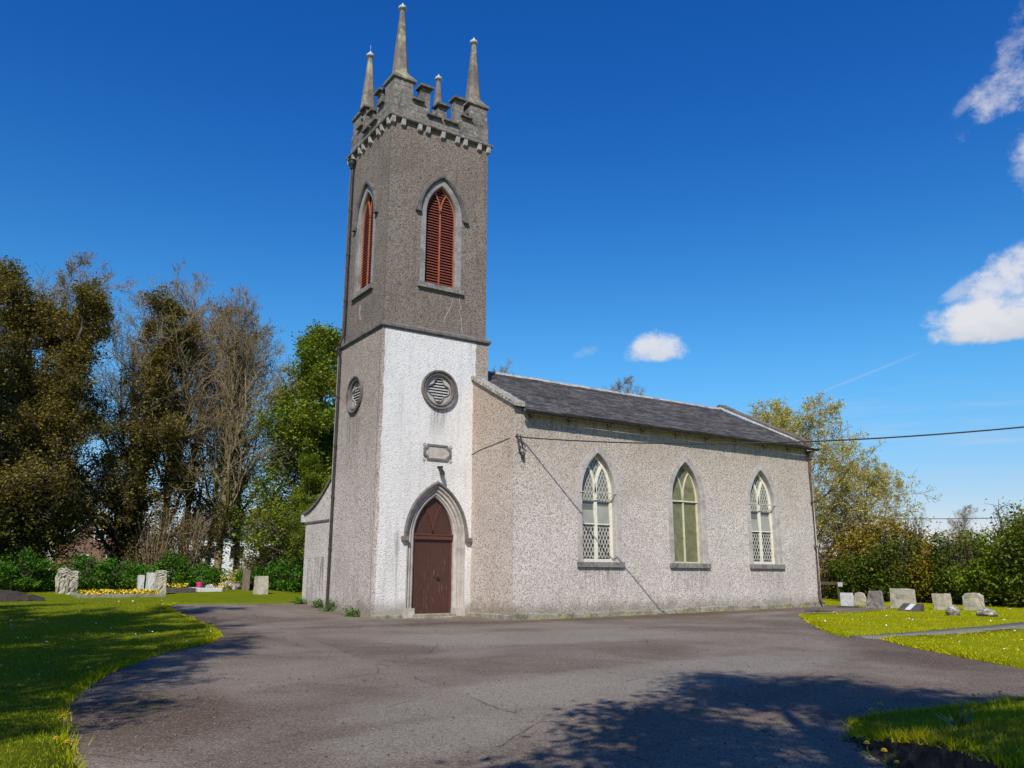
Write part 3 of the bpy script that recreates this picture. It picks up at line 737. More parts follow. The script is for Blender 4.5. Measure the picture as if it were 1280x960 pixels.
# plaque with scooped corners
def scooped(c, z, hw, hh, r):
    P = []
    for sx, sz, a0 in ((1, -1, 180), (1, 1, 270), (-1, 1, 0), (-1, -1, 90)):
        for k in range(6):
            a = R(a0-90*k/5) if True else 0
            P.append((c+sx*hw+r*math.cos(a), z+sz*hh+r*math.sin(a)))
    return P
bm = bmesh.new()
pl = scooped(2.15, 5.32, 0.52, 0.265, 0.13)
plate(bm, pl, [scooped(2.15, 5.32, 0.45, 0.20, 0.12)], -0.05, 0.01, S0)
plq = obj('plaque', bm, M['roundel'], church)
bm = bmesh.new(); prism(bm, scooped(2.15, 5.32, 0.47, 0.22, 0.12), -0.02, 0.01, S0)
for sx in (-1, 1):
    for sz in (-1, 1):
        prism(bm, circ(2.15+sx*0.50, 5.32+sz*0.245, 0.055, 10), -0.03, 0.01, S0)
obj('plaque_panel', bm, M['dressed'], plq)
# floodlight over the door
bm = bmesh.new()
box(bm, (2.17, -0.10, 4.80), (2.33, 0.02, 4.87)); tube(bm, [(2.25, -0.03, 4.82), (2.26, -0.16, 4.72)], 0.03, 8)
hexa(bm, [(2.19, -0.28, 4.55), (2.31, -0.28, 4.53), (2.36, -0.12, 4.58), (2.20, -0.12, 4.60), (2.17, -0.24, 4.68), (2.32, -0.24, 4.68), (2.34, -0.08, 4.74), (2.18, -0.08, 4.74)])
obj('floodlight', bm, M['iron'], church)

# doorway
bm = bmesh.new()
prof = [(0.0, 0.26), (0.0, 0.15), (0.04, 0.12), (0.06, 0.085), (0.10, 0.08), (0.115, 0.12), (0.145, 0.11), (0.16, 0.045), (0.20, 0.035), (0.22, 0.07), (0.25, 0.06), (0.265, 0.0), (0.285, -0.02), (0.33, -0.025), (0.33, 0.05)]
sweep(bm, door_a, prof, S0, z0=0.30)
for s in (-1, 1):
    u0, u1 = sorted((2.19+s*0.74, 2.19+s*1.11)); prism(bm, [(u0, -0.05), (u1, -0.05), (u1, 0.30), (u0, 0.30)], -0.05, 0.26, S0)
dsur = obj('door_surround', bm, M['dressed'], church)
bm = bmesh.new()
sweep(bm, door_a, [(0.335, 0.03), (0.33, -0.05), (0.36, -0.10), (0.41, -0.11), (0.435, -0.07), (0.44, 0.03)], S0, jamb=False)
for s in (-1, 1):
    u = 2.19+s*1.17; prism(bm, [(u-0.10, 2.40), (u+0.10, 2.40), (u+0.12, 2.46), (u+0.10, 2.54), (u-0.10, 2.54)], -0.14, 0.02, S0)
obj('hood_mould', bm, M['roundel'], dsur)
bm = bmesh.new(); prism(bm, door_a.path(-0.004), 0.262, 0.33, S0)
door = obj('door', bm, M['door'], church)
bm = bmesh.new()
bar2(bm, (2.19-0.74, 2.53), (2.19+0.74, 2.53), 0.13, 0.18, 0.262, S0); bar2(bm, (2.19-0.74, 2.62), (2.19+0.74, 2.62), 0.05, 0.16, 0.262, S0)
obj('transom', bm, M['doortrim'], door)
bm = bmesh.new()
for s in (-1, 1):
    for off, wd in ((0, 0.045), (0.075, 0.03)):
        pr = None
        for k in range(11):
            u = k/10*(0.36); zz = 2.66+math.sqrt(max(0, door_a.R**2-(door_a.R-u)**2)); q = (2.19+s*(u+off*0.6), zz-off)
            if q[1] < 2.66: continue
            if pr and door_a.half(q[1]) > abs(q[0]-2.19)+0.01: bar2(bm, pr, q, wd, 0.235, 0.262, S0)
            pr = q
obj('tympanum_tracery', bm, M['doortrim'], door)
bm = bmesh.new()
bar2(bm, (2.19, 0.14), (2.19, 2.46), 0.035, 0.252, 0.264, S0)
for u in (1.47, 2.87): bar2(bm, (u, 0.14), (u, 2.46), 0.06, 0.245, 0.262, S0)
obj('door_stile', bm, M['doortrim'], door)
bm = bmesh.new(); lathe(bm, [(0, 0.33), (0.035, 0.33), (0.05, 0.35), (0.035, 0.37), (0.02, 0.38), (0.02, 0.41), (0.06, 0.42), (0.06, 0.43)], None, 12, lambda x, y, h: S0(2.38+x, 1.27+y, h-.168))
box(bm, (2.33, 0.177, 1.24), (2.46, 0.197, 1.27))
obj('door_handle', bm, M['iron'], door, smooth=False)
bm = bmesh.new(); box(bm, (1.40, -0.08, -0.1), (2.94, 0.6, 0.12), 0.02); box(bm, (1.32, -0.40, -0.1), (3.02, -0.082, 0.05), 0.02)
obj('door_step', bm, M['plinth'], church)

# vestry lean-to north of the tower
VX = 0.14
bm = bmesh.new()
def cope_curve(n=10):
    P = []
    for k in range(n+1):
        t = k/n; y = 3.80+(6.95-3.80)*t
        z = 3.62+1.42*(1-t)**1.75
        P.append((y, z))
    return P
cc = cope_curve()
plate(bm, [(3.86, -0.3), (6.62, -0.3), (6.66, 3.2), (6.66, 3.28), (6.88, 3.28)]+[(u, z-0.06) for u, z in cc[::-1]], [], 0, 0.5, west(VX))
box(bm, (VX+.5, 6.2, -0.3), (XG, 6.64, 3.5)); 
vest = obj('vestry', bm, M['dash_side'], church)
bm = bmesh.new()
for (y0, z0), (y1, z1) in zip(cc, cc[1:]):
    hexa(bm, [(VX-.07, y0, z0-.06), (VX-.07, y1, z1-.06), (VX+.55, y1, z1-.06), (VX+.55, y0, z0-.06), (VX-.07, y0, z0+.04), (VX-.07, y1, z1+.04), (VX+.55, y1, z1+.04), (VX+.55, y0, z0+.04)])
obj('vestry_coping', bm, M['cap'], vest)
bm = bmesh.new(); box(bm, (VX-.08, 6.83, 3.28), (VX+.5, 7.02, 3.56)); obj('kneeler', bm, M['finial'], vest)
bm = bmesh.new(); box(bm, (VX-.035, 4.15, 3.20), (VX+.1, 6.72, 3.27)); obj('vestry_string', bm, M['hood'], vest)
bm = bmesh.new()
for (y0, z0), (y1, z1) in zip(cc, cc[1:]):
    hexa(bm, [(VX+.5, y0, z0-.12), (VX+.5, y1, z1-.12), (XG, y1, z1-.12), (XG, y0, z0-.12), (VX+.5, y0, z0-.02), (VX+.5, y1, z1-.02), (XG, y1, z1-.02), (XG, y0, z0-.02)])
obj('vestry_roof', bm, M['slate'], vest)

# nave -----------------------------------------------------------------
SN = south(SY)
wins = [Arch(c, 0.72, 1.76, 4.02, 1.38) for c in (6.97, 11.10, 15.25)]
bm = bmesh.new()
plate(bm, [(XG, -0.3), (XE, -0.3), (XE, 6.62), (XG, 6.62)], [a.path(0.02) for a in wins], 0, 0.55, SN)
box(bm, (XG, NY-.5, -0.3), (XE, NY, 6.62))
EZ = 6.60; SL = (8.90-6.60)/(RY-SY)
box(bm, (XE-.5, SY+.55, -0.3), (XE, NY-.5, 6.62))
plate(bm, [(SY+.05, 6.60), (NY-.05, 6.60), (RY, 8.88)], [], 0, 0.4, east(XE))
nave = obj('nave_wall', bm, M['dash_nave'], church)
bm = bmesh.new()
plate(bm, [(SY+.55, -0.3), (0.2, -0.3), (0.2, EZ+SL*(0.2-SY)+.1), (SY+.55, EZ+SL*.55+.1)], [], 0.004, 0.40, west(XG))
plate(bm, [(D_-.2, -0.3), (NY, -0.3), (NY, 6.6), (D_-.2, EZ+SL*(NY-D_+.2))], [], 0.004, 0.40, west(XG))
# skin of the west return over the end of the south wall
plate(bm, [(SY+.012, -0.28), (SY+.56, -0.28), (SY+.56, EZ+SL*.55+.1), (SY+.012, EZ+0.06)], [], -0.003, 0.0, west(XG))
obj('gable_wall', bm, M['dash_gable'], church)
# plinth
bm = bmesh.new()
def plinth_run(p, q, n, out=0.05, h=0.17):
    L = (Vector(q)-Vector(p)).length; k = max(2, int(L/0.9))
    for i in range(k):
        a = Vector(p).lerp(Vector(q), i/k); b = Vector(p).lerp(Vector(q), (i+1)/k-0.004/L); nn_ = Vector((n[0], n[1], 0))
        za = gh(a.x, a.y); hh = h+random.uniform(-.035, .035); oo = out+random.uniform(-.01, .015)
        A = [Vector((v.x, v.y, -0.3))+nn_*d for v, d in ((a, 0), (b, 0), (b, oo+.02), (a, oo+.02))]
        B = [Vector((v.x, v.y, za+hh-(0.03 if d else 0)))+nn_*d for v, d in ((a, 0), (b, 0), (b, oo), (a, oo))]
        hexa(bm, A+B)
plinth_run((XG-.05, SY, 0), (XE+.05, SY, 0), (0, -1)); plinth_run((XG, 0, 0), (XG, SY-.05, 0), (-1, 0), h=0.15); plinth_run((3.22, 0, 0), (XG, 0, 0), (0, -1), h=0.13)
obj('plinth', bm, M['plinth'], church); bm = bmesh.new()
plinth_run((0, 0, 0), (1.02, 0, 0), (0, -1), h=0.08, out=0.03)
obj('plinth', bm, M['plinth'], church)
# roof
bm = bmesh.new()
rows_n = 23; slope = math.hypot(RY-SY+.22, (RY-SY+.22)*SL)
y_e = SY-.26; z_e = EZ-.26*SL+0.07
ux = np.linspace(XG+.30, XE-.30, 58)
def sag(x, t): return 0.018*math.sin(x*0.9+1.0)*math.sin(t*3.0+x*.3)-0.035*math.sin(math.pi*(x-XG)/(XE-XG))*math.sin(math.pi*t)
for k in range(rows_n):
    t0, t1 = k/rows_n, (k+1)/rows_n
    for lo_, hi_, lift in ((t0, t1+0.004, 0.030),):
        vA = []; vB = []; vC = []
        for x in ux:
            for L, t, lf in ((vA, lo_, lift), (vB, hi_, 0.002)):
                y = y_e+(RY-y_e)*t; z = z_e+(8.93-z_e)*t; L.append(bm.verts.new((x, y-lf*.45, z+lf+sag(x, t))))
            vC.append(bm.verts.new((x, y_e+(RY-y_e)*lo_, z_e+(8.93-z_e)*lo_+sag(x, lo_)-0.004)))
        for i in range(len(ux)-1):
            bm.faces.new([vA[i], vA[i+1], vB[i+1], vB[i]]); bm.faces.new([vC[i], vC[i+1], vA[i+1], vA[i]])
a = [bm.verts.new(p) for p in ((XG+.3, RY, 8.93), (XE-.3, RY, 8.93), (XE-.3, NY+.22, z_e), (XG+.3, NY+.22, z_e))]; bm.faces.new(a)
roof = obj('roof', bm, M['slate'], church, recalc=False)
bm = bmesh.new(); x = W_-.3; 
while x < XE-.4:
    j = random.uniform(-.012, .012); L = 0.44
    prism(bm, [(RY-.14, 8.885+j), (RY+.14, 8.885+j), (RY+.04, 8.995+j), (RY-.04, 8.995+j)], 0, L, lambda u, z, d: Vector((x+d, u, z)))
    x += L+.006
obj('ridge_tiles', bm, M['ridge'], roof)
# gable copings
def coping(x0, x1, y0, y1, zoff, name='gable_coping', m='lichen'):
    bm = bmesh.new(); n = 7; s = 1 if y0 < RY else -1
    for k in range(n):
        a = y0+(y1-y0)*k/n; b = y0+(y1-y0)*((k+1)/n)-0.012*s
        za, zb = [EZ+SL*(abs(RY-SY)-abs(RY-q))+zoff for q in (a, b)]; j = random.uniform(-.012, .012)
        P = []
        for th in (0, .15):
            P += [(x0, a, za+th+j), (x1, a, za+th+j), (x1, b, zb+th+j), (x0, b, zb+th+j)]
        hexa(bm, P)
    bmesh.ops.bevel(bm, geom=list(bm.edges), offset=0.018, segments=1, affect='EDGES')
    return obj(name, bm, M[m], church)
coping(XG-.09, XG+.34, SY-.18, 0.10, 0.10); coping(XG-.09, XG+.34, NY+.18, D_-.1, 0.10)
coping(XE-.33, XE+.07, SY-.16, RY, 0.13, m='cap'); coping(XE-.33, XE+.07, NY+.16, RY, 0.13, m='cap')
bm = bmesh.new()   # white mortar fillet along the east coping
for k in range(10):
    a = SY+.1+(RY-SY-.15)*k/10; b = a+(RY-SY-.15)/10; wd = random.uniform(.05, .10)
    za, zb = EZ+SL*(a-SY)+.115, EZ+SL*(b-SY)+.115
    hexa(bm, [(XE-.34-wd, a, za-.02), (XE-.33, a, za), (XE-.33, b, zb), (XE-.34-wd, b, zb-.02), (XE-.34-wd, a, za+.0), (XE-.33, a, za+.05), (XE-.33, b, zb+.05), (XE-.34-wd, b, zb+.0)])
obj('verge_fillet', bm, M['ridge'], roof)
# gutter, eaves course, downpipes
bm = bmesh.new()
gy0, gz0, gr = SY-.31, 6.49, .085
prof = [(gy0+gr*math.cos(a), gz0+gr*math.sin(a)) for a in np.linspace(math.pi, 2*math.pi, 9)]
prof += [(gy0+(gr-.01)*math.cos(a), gz0+(gr-.01)*math.sin(a)) for a in np.linspace(2*math.pi, math.pi, 9)]
prism(bm, [(y, z) for y, z in prof], XG+.22, XE+.14, lambda u, z, d: Vector((d, u, z)))
x = XG+2
while x < XE: 
    prism(bm, [(y*1.0+(y-gy0)*.15, z+(z-gz0)*.15) for y, z in prof[:9]]+[(gy0, gz0)], x, x+.09, lambda u, z, d: Vector((d, u, z))); x += 1.83
gut = obj('gutter', bm, M['iron'], church)
for i, x in enumerate(np.arange(XG+.55, XE, 1.62)):
    bm = bmesh.new(); xx = x+random.uniform(-.1, .1)
    tube(bm, [(xx, SY+.01, 6.42), (xx, SY-.10, 6.36), (xx+.01, SY-.13, 6.30), (xx, gy0+.02, 6.42)], .014, 5); tube(bm, [(xx, SY-.04, 6.45), (xx+.01, SY-.05, 6.24)], .012, 5)
    obj('gutter_bracket', bm, M['iron'], gut)
bm = bmesh.new(); box(bm, (XG+.3, SY-.22, 6.50), (XE-.3, SY+.02, 6.56)); obj('eaves_board', bm, M['hood'], church)
def downpipe(P, r, hop, m='iron'):
    bm = bmesh.new(); tube(bm, P, r, 10)
    o = obj('downpipe', bm, M[m], church, smooth=False)
    bm = bmesh.new(); x, y, z = hop
    rows = lathe(bm, [(0.05, z-.34), (0.075, z-.30), (0.06, z-.27), (0.13, z-.12), (0.14, z-.02), (0.17, z), (0.17, z+.03), (0.10, z+.03)], None, 14, lambda a, b, h: Vector((x+a, y+b, h)))
    obj('hopper_head', bm, M[m], o)
    for k in range(1, int((P[0][2]-.5)/1.8)+1):
        zz = P[0][2]-1.8*k; 
        for (a, b) in zip(P, P[1:]):
            if b[2] <= zz <= a[2]:
                t = (a[2]-zz)/(a[2]-b[2]+1e-6); cx, cy = a[0]+(b[0]-a[0])*t, a[1]+(b[1]-a[1])*t
                bm = bmesh.new(); tube(bm, [(cx, cy, zz-.05), (cx, cy, zz+.05)], r*1.35, 10); obj('pipe_collar', bm, M[m], o)
                break
    return o
downpipe([(-.06, 3.28, 16.6), (-.045, 3.32, 10.2), (-.05, 3.35, 9.85), (-.15, 3.42, 9.55), (-.15, 3.46, 9.3), (-.075, 3.5, 9.05), (-.075, 3.52, .22)], .048, (-.09, 3.28, 16.82))
downpipe([(18.24, SY-.12, 6.1), (18.24, SY-.08, 5.6), (18.24, SY-.08, .55), (18.24, SY-.10, .38), (18.26, SY-.24, .27)], .052, (18.24, SY-.16, 6.36), 'iron_worn')

# nave windows
def nave_window(a, kind):
    bm = bmesh.new()
    path_o = a.path(0.24)
    sweep(bm, a, [(0.0, 0.22), (0.0, 0.02), (0.015, -0.010), (0.235, -0.012), (0.24, 0.03)], SN)
    sur = obj('window', bm, M['dressed'], church)
    def joint(p, q):
        bm = bmesh.new(); bar2(bm, p, q, 0.012, -0.0135, -0.008, SN); obj('stone_joint', bm, M['sill'], sur)
    for s in (-1, 1):
        for z in (2.55, 3.35, 4.02): joint((a.c+s*(a.hw+.01), z), (a.c+s*(a.hw+.23), z))
    for ang in (28, 52):
        Rr = a.R
        for s in (-1, 1):
            c0 = a.c+s*(a.hw-a.R); p = (c0+s*(Rr+.01)*math.cos(R(ang)), a.zs+(Rr+.01)*math.sin(R(ang))); q = (c0+s*(Rr+.23)*math.cos(R(ang)), a.zs+(Rr+.23)*math.sin(R(ang)))
            if s*(p[0]-a.c) > 0.03: joint(p, q)
    bm = bmesh.new(); prism(bm, [(a.c-.99, 1.60), (a.c+.99, 1.60), (a.c+.99, 1.71), (a.c+.99, 1.76), (a.c-.99, 1.76), (a.c-.99, 1.71)], -0.09, 0.3, SN)
    obj('sill', bm, M['sill'], sur)
    fw = 0.11 if kind == 'lattice' else 0.055; mw = 0.13 if kind == 'lattice' else 0.055
    fm = M['cream'] if kind == 'lattice' else M['cream_pale']
    d0, d1 = 0.20, 0.27
    bm = bmesh.new()
    sweep(bm, a, [(0.0, d0), (-fw, d0), (-fw, d1), (0.0, d1)], SN)
    bar2(bm, (a.c-a.hw, a.z0+fw/2), (a.c+a.hw, a.z0+fw/2), fw, d0-.003, d1, SN)
    bar2(bm, (a.c, a.z0+fw), (a.c, a.zs+0.02), mw, d0-.005, d1, SN)
    for s in (-1, 1):
        pr = None
        for k in range(11):
            u = k/10*a.hw*0.5; q = (a.c+s*u, a.zs+math.sqrt(max(0, a.R**2-(a.R-u)**2)))
            if pr: bar2(bm, pr, q, mw*0.72, d0-.004, d1, SN)
            pr = q
    obj('window_frame', bm, fm, sur)
    def in_light(u, z, m_=0.02):
        """inside one of the openings of the frame"""
        if z < a.z0+fw+m_ or abs(u-a.c) > a.half(z)-fw*.8-m_: return False
        if z < a.zs: return abs(u-a.c) > mw/2+m_*0.5
        return True
    if kind == 'lattice':
        bm = bmesh.new(); prism(bm, a.path(-0.01), d1-.02, d1-.01, SN); obj('glass', bm, M['glass'], sur)
        bm = bmesh.new()
        for s in (-1, 1):
            u0, u1 = (a.c+mw/2, a.c+a.hw-fw) if s > 0 else (a.c-a.hw+fw, a.c-mw/2)
            prism(bm, [(u0, a.z0+fw), (u1, a.z0+fw), (u1, 2.98), (u0, 2.98)], d1-.028, d1-.022, SN)
        obj('lower_glass', bm, M['glass_low'], sur)
        du, dz = 0.135, 0.27
        for side in (-1, 1):
          bm = bmesh.new()
          for sgn in (-1, 1):
              for k in range(-40, 60):
                  t = 0; st = 0.025; run = None; u = a.c-1.0+k*du; z = a.z0
                  while z < a.zs+a.rise():
                      uu = u+sgn*(z-a.z0)*du/dz
                      ok = in_light(uu, z) and (uu-a.c)*side > 0 and not (3.02 < z < 3.78 and z < a.zs)
                      if ok and run is None: run = (uu, z)
                      if (not ok) and run is not None:
                          q = (u+sgn*(z-st-a.z0)*du/dz, z-st)
                          if q[1]-run[1] > 0.04: bar2(bm, run, q, 0.034 if z < 3.1 else 0.026, d0+.035+(.004 if sgn > 0 else 0), d0+.05+(.004 if sgn > 0 else 0), SN)
                          run = None
                      z += st
          obj('lattice', bm, M['lead_lattice'], sur)
        for s in (-1, 1):      # opening hopper lights
            u0, u1 = (a.c+mw/2, a.c+a.hw-fw) if s > 0 else (a.c-a.hw+fw, a.c-mw/2)
            bm = bmesh.new()
            bar2(bm, (u0, 3.78), (u1, 3.78), .035, d0-.01, d1, SN); obj('hopper_rail', bm, fm, sur); bm = bmesh.new(); bar2(bm, (u0, 3.02), (u1, 3.02), .045, d0-.02, d1, SN); obj('hopper_rail', bm, fm, sur); bm = bmesh.new()
            tilt = 0.10 if s > 0 else 0.16
            zt = 3.62 if s > 0 else 3.48
            hexa(bm, [SN(u0+.01, 3.05, d0+.0), SN(u1-.01, 3.05, d0+.0), SN(u1-.01, 3.05, d0+.02), SN(u0+.01, 3.05, d0+.02), SN(u0+.01, zt, d1-.03-tilt*.0), SN(u1-.01, zt, d1-.03), SN(u1-.01, zt, d1-.022), SN(u0+.01, zt, d1-.022)])
            v = obj('hopper_light', bm, M['glass_pale'], sur)
        bm = bmesh.new(); bar2(bm, (a.c-a.hw-.12, 4.05), (a.c+a.hw, 4.05), .035, -0.03, -0.005, SN)
        for s in (0.2, 0.95): tube(bm, [SN(a.c+a.hw*s, 4.03, 0), SN(a.c+a.hw*s-.12, 3.88, d0)], .012, 5)
        obj('tie_bar', bm, M['lead_lattice'], sur)
    else:
        bm = bmesh.new(); prism(bm, a.path(-0.01), d1-.03, d1-.02, SN); obj('glazing_sheet', bm, M['olive'], sur)
        bm = bmesh.new(); bar2(bm, (a.c-a.hw, 3.98), (a.c+a.hw, 3.98), .05, d0-.03, d0+.02, SN); obj('tie_bar', bm, M['cream_pale'], sur)
for a, k in zip(wins, ('lattice', 'sheet', 'lattice')): nave_window(a, k)

# repaired cracks and an old fixing on the belfry walls
def ribbon(P, wd, Mf):
    for p, q in zip(P, P[1:]): bar2(bm, p, q, wd, -0.004, 0.01, Mf)
bm = bmesh.new(); ribbon([(2.98, 11.02), (2.93, 10.85), (2.99, 10.6), (2.94, 10.4), (3.02, 10.2), (3.04, 9.95), (3.08, 9.66)], .022, SU); obj('crack_filler', bm, M['corbel'], church)
bm = bmesh.new(); ribbon([(2.68, 10.9), (2.60, 10.55), (2.48, 10.35), (2.36, 10.1), (2.32, 9.8)], .020, SU); obj('crack_filler', bm, M['corbel'], church)
bm = bmesh.new(); prism(bm, [(2.02, 10.12), (2.20, 10.2), (2.27, 10.5), (2.20, 10.76), (2.06, 10.66), (2.14, 10.42)], -0.006, 0.01, WU)
obj('mortar_patch', bm, M['corbel'], church)

# cable bracket on the corner, insulators, cable pinned along the gable wall
bm = bmesh.new()
for dx, z0, z1 in ((0.02, 5.72, 5.30), (0.14, 5.70, 5.42)): tube(bm, [(3.58+dx, SY-.06, z0), (3.62+dx, SY-.12, z1)], .028, 6)
tube(bm, [(3.56, SY-.02, 5.66), (3.86, SY-.16, 5.62)], .02, 6); tube(bm, [(3.62, SY-.1, 5.5), (3.9, SY-.1, 5.35), (3.78, SY-.08, 5.12)], .018, 6)
lathe(bm, [(0, 5.18), (.05, 5.16), (.07, 5.06), (.06, 4.98), (0, 4.94)], None, 10, lambda x, y, h: Vector((3.80+x, SY-.08+y, h)))
lathe(bm, [(0, 5.34), (.035, 5.32), (.05, 5.24), (0, 5.2)], None, 10, lambda x, y, h: Vector((3.66+x, SY-.1+y, h)))
obj('cable_bracket', bm, M['iron'], church)
bm = bmesh.new()
tube(bm, [(XG-.012, 0.0, 5.36), (XG-.012, -.5, 5.46), (XG-.012, -1.3, 5.53), (XG-.015, -2.3, 5.62), (3.56, SY-.05, 5.66)], .009, 6)
obj('wall_cable', bm, M['cable'], church)

# overhead service cable and its pole (outside the frame)
bm = bmesh.new()
A = Vector((3.84, SY-.14, 5.62)); B = Vector((15.6, -22.9, 5.9)); P = []
for k in range(41):
    t = k/40; p = A.lerp(B, t); p.z -= 1.75*4*t*(1-t)*0.5; P.append(p)
tube(bm, P, .021, 6); 
tag(obj('service_cable', bm, M['cable']), 'thin black service cable strung from the nave corner bracket away to the right', 'cable')
def wood(name='weathered_pole_wood'):
    return stone(name, (0.13, 0.10, 0.075), (0.08, 0.06, 0.045), (0.05, 0.04, 0.03), 6, 0.5)
M['wood'] = wood()
pole = thing('utility_pole', (15.6, -22.95, 0), 'tarred wooden pole that carries the black service cable', 'pole')
bm = bmesh.new(); tube(bm, [(15.6, -22.95, -.3), (15.6, -22.95, 6.3)], [.13, .10], 12); obj('post', bm, M['wood'], pole)
bm = bmesh.new(); box(bm, (15.54, -23.0, 5.85), (15.66, -22.8, 5.95)); obj('insulator', bm, M['iron'], pole)

# drain cover by the nave corner
dr = bmesh.new(); z = gh(15, -5)+.004
for k in range(7): box(dr, (14.6+k*.11, -5.25, z-.02), (14.66+k*.11, -4.75, z+.015))
box(dr, (14.55, -5.32, z-.02), (15.35, -5.25, z+.02)); box(dr, (14.55, -4.75, z-.02), (15.35, -4.68, z+.02))
tag(obj('drain_grate', dr, M['iron']), 'dark iron drain grate in the tarmac beside the far end of the nave', 'drain')
# ------------------------------------------------------------------ vegetation helpers
def leaf_mat(name, c1, c2, c3, trans=0.3, rough=0.55):
    m, t, p = mat(name)
    r = t.n.new('ShaderNodeNewGeometry').outputs['Random Per Island']
    c = t.mix(t.smooth(r, 0.1, 0.9), c1, c2)
    n = t.noise(ocoord(t), 0.55, 4, 0.6)
    c = t.mix(t.m('MULTIPLY', t.smooth(n, 0.42, 0.66), 0.8), c, c3)
    t.put(p.inputs['Base Color'], c); t.put(p.inputs['Roughness'], rough); t.put(p.inputs['Specular IOR Level'], 0.2)
    tr = t.node('ShaderNodeBsdfTranslucent', {'Color': c})
    mx = t.node('ShaderNodeMixShader', {0: trans, 1: p.outputs[0], 2: tr.outputs[0]})
    out = [n for n in t.n if n.type == 'OUTPUT_MATERIAL'][0]; t.l.new(mx.outputs[0], out.inputs[0])
    return m
M['leaf_olive'] = leaf_mat('olive_brown_leaves', (0.24, 0.185, 0.024), (0.13, 0.105, 0.018), (0.20, 0.17, 0.03))
M['leaf_bud'] = leaf_mat('reddish_buds', (0.30, 0.21, 0.07), (0.22, 0.155, 0.05), (0.27, 0.22, 0.045))
M['leaf_green'] = leaf_mat('fresh_green_leaves', (0.20, 0.27, 0.016), (0.10, 0.16, 0.012), (0.25, 0.28, 0.018))
M['leaf_ivy'] = leaf_mat('dark_ivy_leaves', (0.07, 0.085, 0.014), (0.045, 0.07, 0.014), (0.13, 0.11, 0.018), 0.15, 0.4)
M['leaf_under'] = leaf_mat('undergrowth_leaves', (0.085, 0.23, 0.018), (0.055, 0.155, 0.014), (0.12, 0.24, 0.02))
M['leaf_yellow'] = leaf_mat('yellow_green_buds', (0.62, 0.56, 0.12), (0.46, 0.44, 0.09), (0.62, 0.50, 0.07))
M['leaf_orange'] = leaf_mat('bronze_green_leaves', (0.34, 0.22, 0.012), (0.22, 0.16, 0.012), (0.27, 0.21, 0.014))
M['leaf_laurel'] = leaf_mat('hedge_leaves', (0.11, 0.165, 0.014), (0.06, 0.095, 0.012), (0.17, 0.155, 0.016))
M['leaf_brown'] = leaf_mat('bramble_twigs', (0.24, 0.17, 0.085), (0.15, 0.105, 0.055), (0.19, 0.15, 0.04))
M['bark'] = stone('tree_bark', (0.12, 0.095, 0.07), (0.075, 0.058, 0.042), (0.045, 0.035, 0.028), 8, 0.8)
M['bark_pale'] = stone('pale_tree_bark', (0.31, 0.24, 0.13), (0.22, 0.165, 0.09), (0.14, 0.105, 0.06), 8, 0.7)

def skeleton(seed, H, nc=(10, 6, 5, 4), L1=0.42, ratio=0.56, r0=0.2, z0=0.22, ang=(28, 58), trop=0.10, wob=0.16, lean=0.03, trunk=0.86, rmin=0.010):
    rg = random.Random(seed); lines = []; tips = []
    def grow(p, d, L, r, lev):
        ns = (9, 6, 5, 4, 3)[lev]; P = [p.copy()]; Rr = [r]; wb = (0.05, wob, wob*1.2, wob*1.4, wob*1.5)[lev]
        for k in range(ns):
            d = (d+Vector((rg.gauss(0, wb), rg.gauss(0, wb), rg.gauss(0, wb)+trop*(0.6 if lev else 0)))).normalized()
            p = p+d*(L/ns); P.append(p.copy()); Rr.append(max(rmin, r*(1-0.72*(k+1)/ns)))
        lines.append((P, Rr))
        if lev >= len(nc): tips.append(P); return
        n = nc[lev]
        for i in range(n):
            t = (z0+(1-z0)*((i+rg.random()*0.8)/n)) if lev == 0 else (0.22+0.78*((i+rg.random())/n))
            t = min(t, 0.999); f = t*ns; k = int(f); q = P[k].lerp(P[k+1], f-k); dd = (P[k+1]-P[k]).normalized()
            perp = dd.orthogonal().normalized(); perp.rotate(Matrix.Rotation(rg.random()*6.283, 3, dd))
            a = R(rg.uniform(*ang))*(1.15-0.55*t if lev == 0 else 1.0); nd = dd*math.cos(a)+perp*math.sin(a)
            if lev == 0: Ln = H*L1*(1.15-0.72*t)*rg.uniform(.8, 1.15)
            else: Ln = L*ratio*rg.uniform(.7, 1.15)*(1.1-.35*t)
            grow(q, nd.normalized(), Ln, max(rmin, Rr[k]*rg.uniform(.42, .62)), lev+1)
        if lev: tips.append(P[-2:])
    grow(Vector((0, 0, -0.2)), Vector((rg.gauss(0, lean), rg.gauss(0, lean), 1)).normalized(), H*trunk, r0, 0)
    return lines, tips

def tubes_np(lines):
    """all the tapered tubes of one plant as arrays"""
    V = []; F = []; base = 0
    for P, Rr in lines:
        n = 7 if Rr[0] > 0.07 else (4 if Rr[0] > 0.022 else 3); A = np.array([tuple(p) for p in P]); m = len(A)
        T = np.gradient(A, axis=0); T /= np.linalg.norm(T, axis=1)[:, None]+1e-9
        ref = np.array([0.31, 0.95, 0.05]); a = np.cross(T, ref); a /= np.linalg.norm(a, axis=1)[:, None]+1e-9; b = np.cross(T, a)
        th = np.arange(n)*2*math.pi/n; rr = np.array(Rr)[:, None, None]
        ring = A[:, None, :]+rr*(a[:, None, :]*np.cos(th)[None, :, None]+b[:, None, :]*np.sin(th)[None, :, None])
        V.append(ring.reshape(-1, 3)); i = np.arange(m-1)[:, None]*n; k = np.arange(n)[None, :]; k2 = (k+1) % n
        F.append(np.stack([i+k, i+k2, i+n+k2, i+n+k], -1).reshape(-1, 4)+base); base += m*n
    return np.concatenate(V), np.concatenate(F)

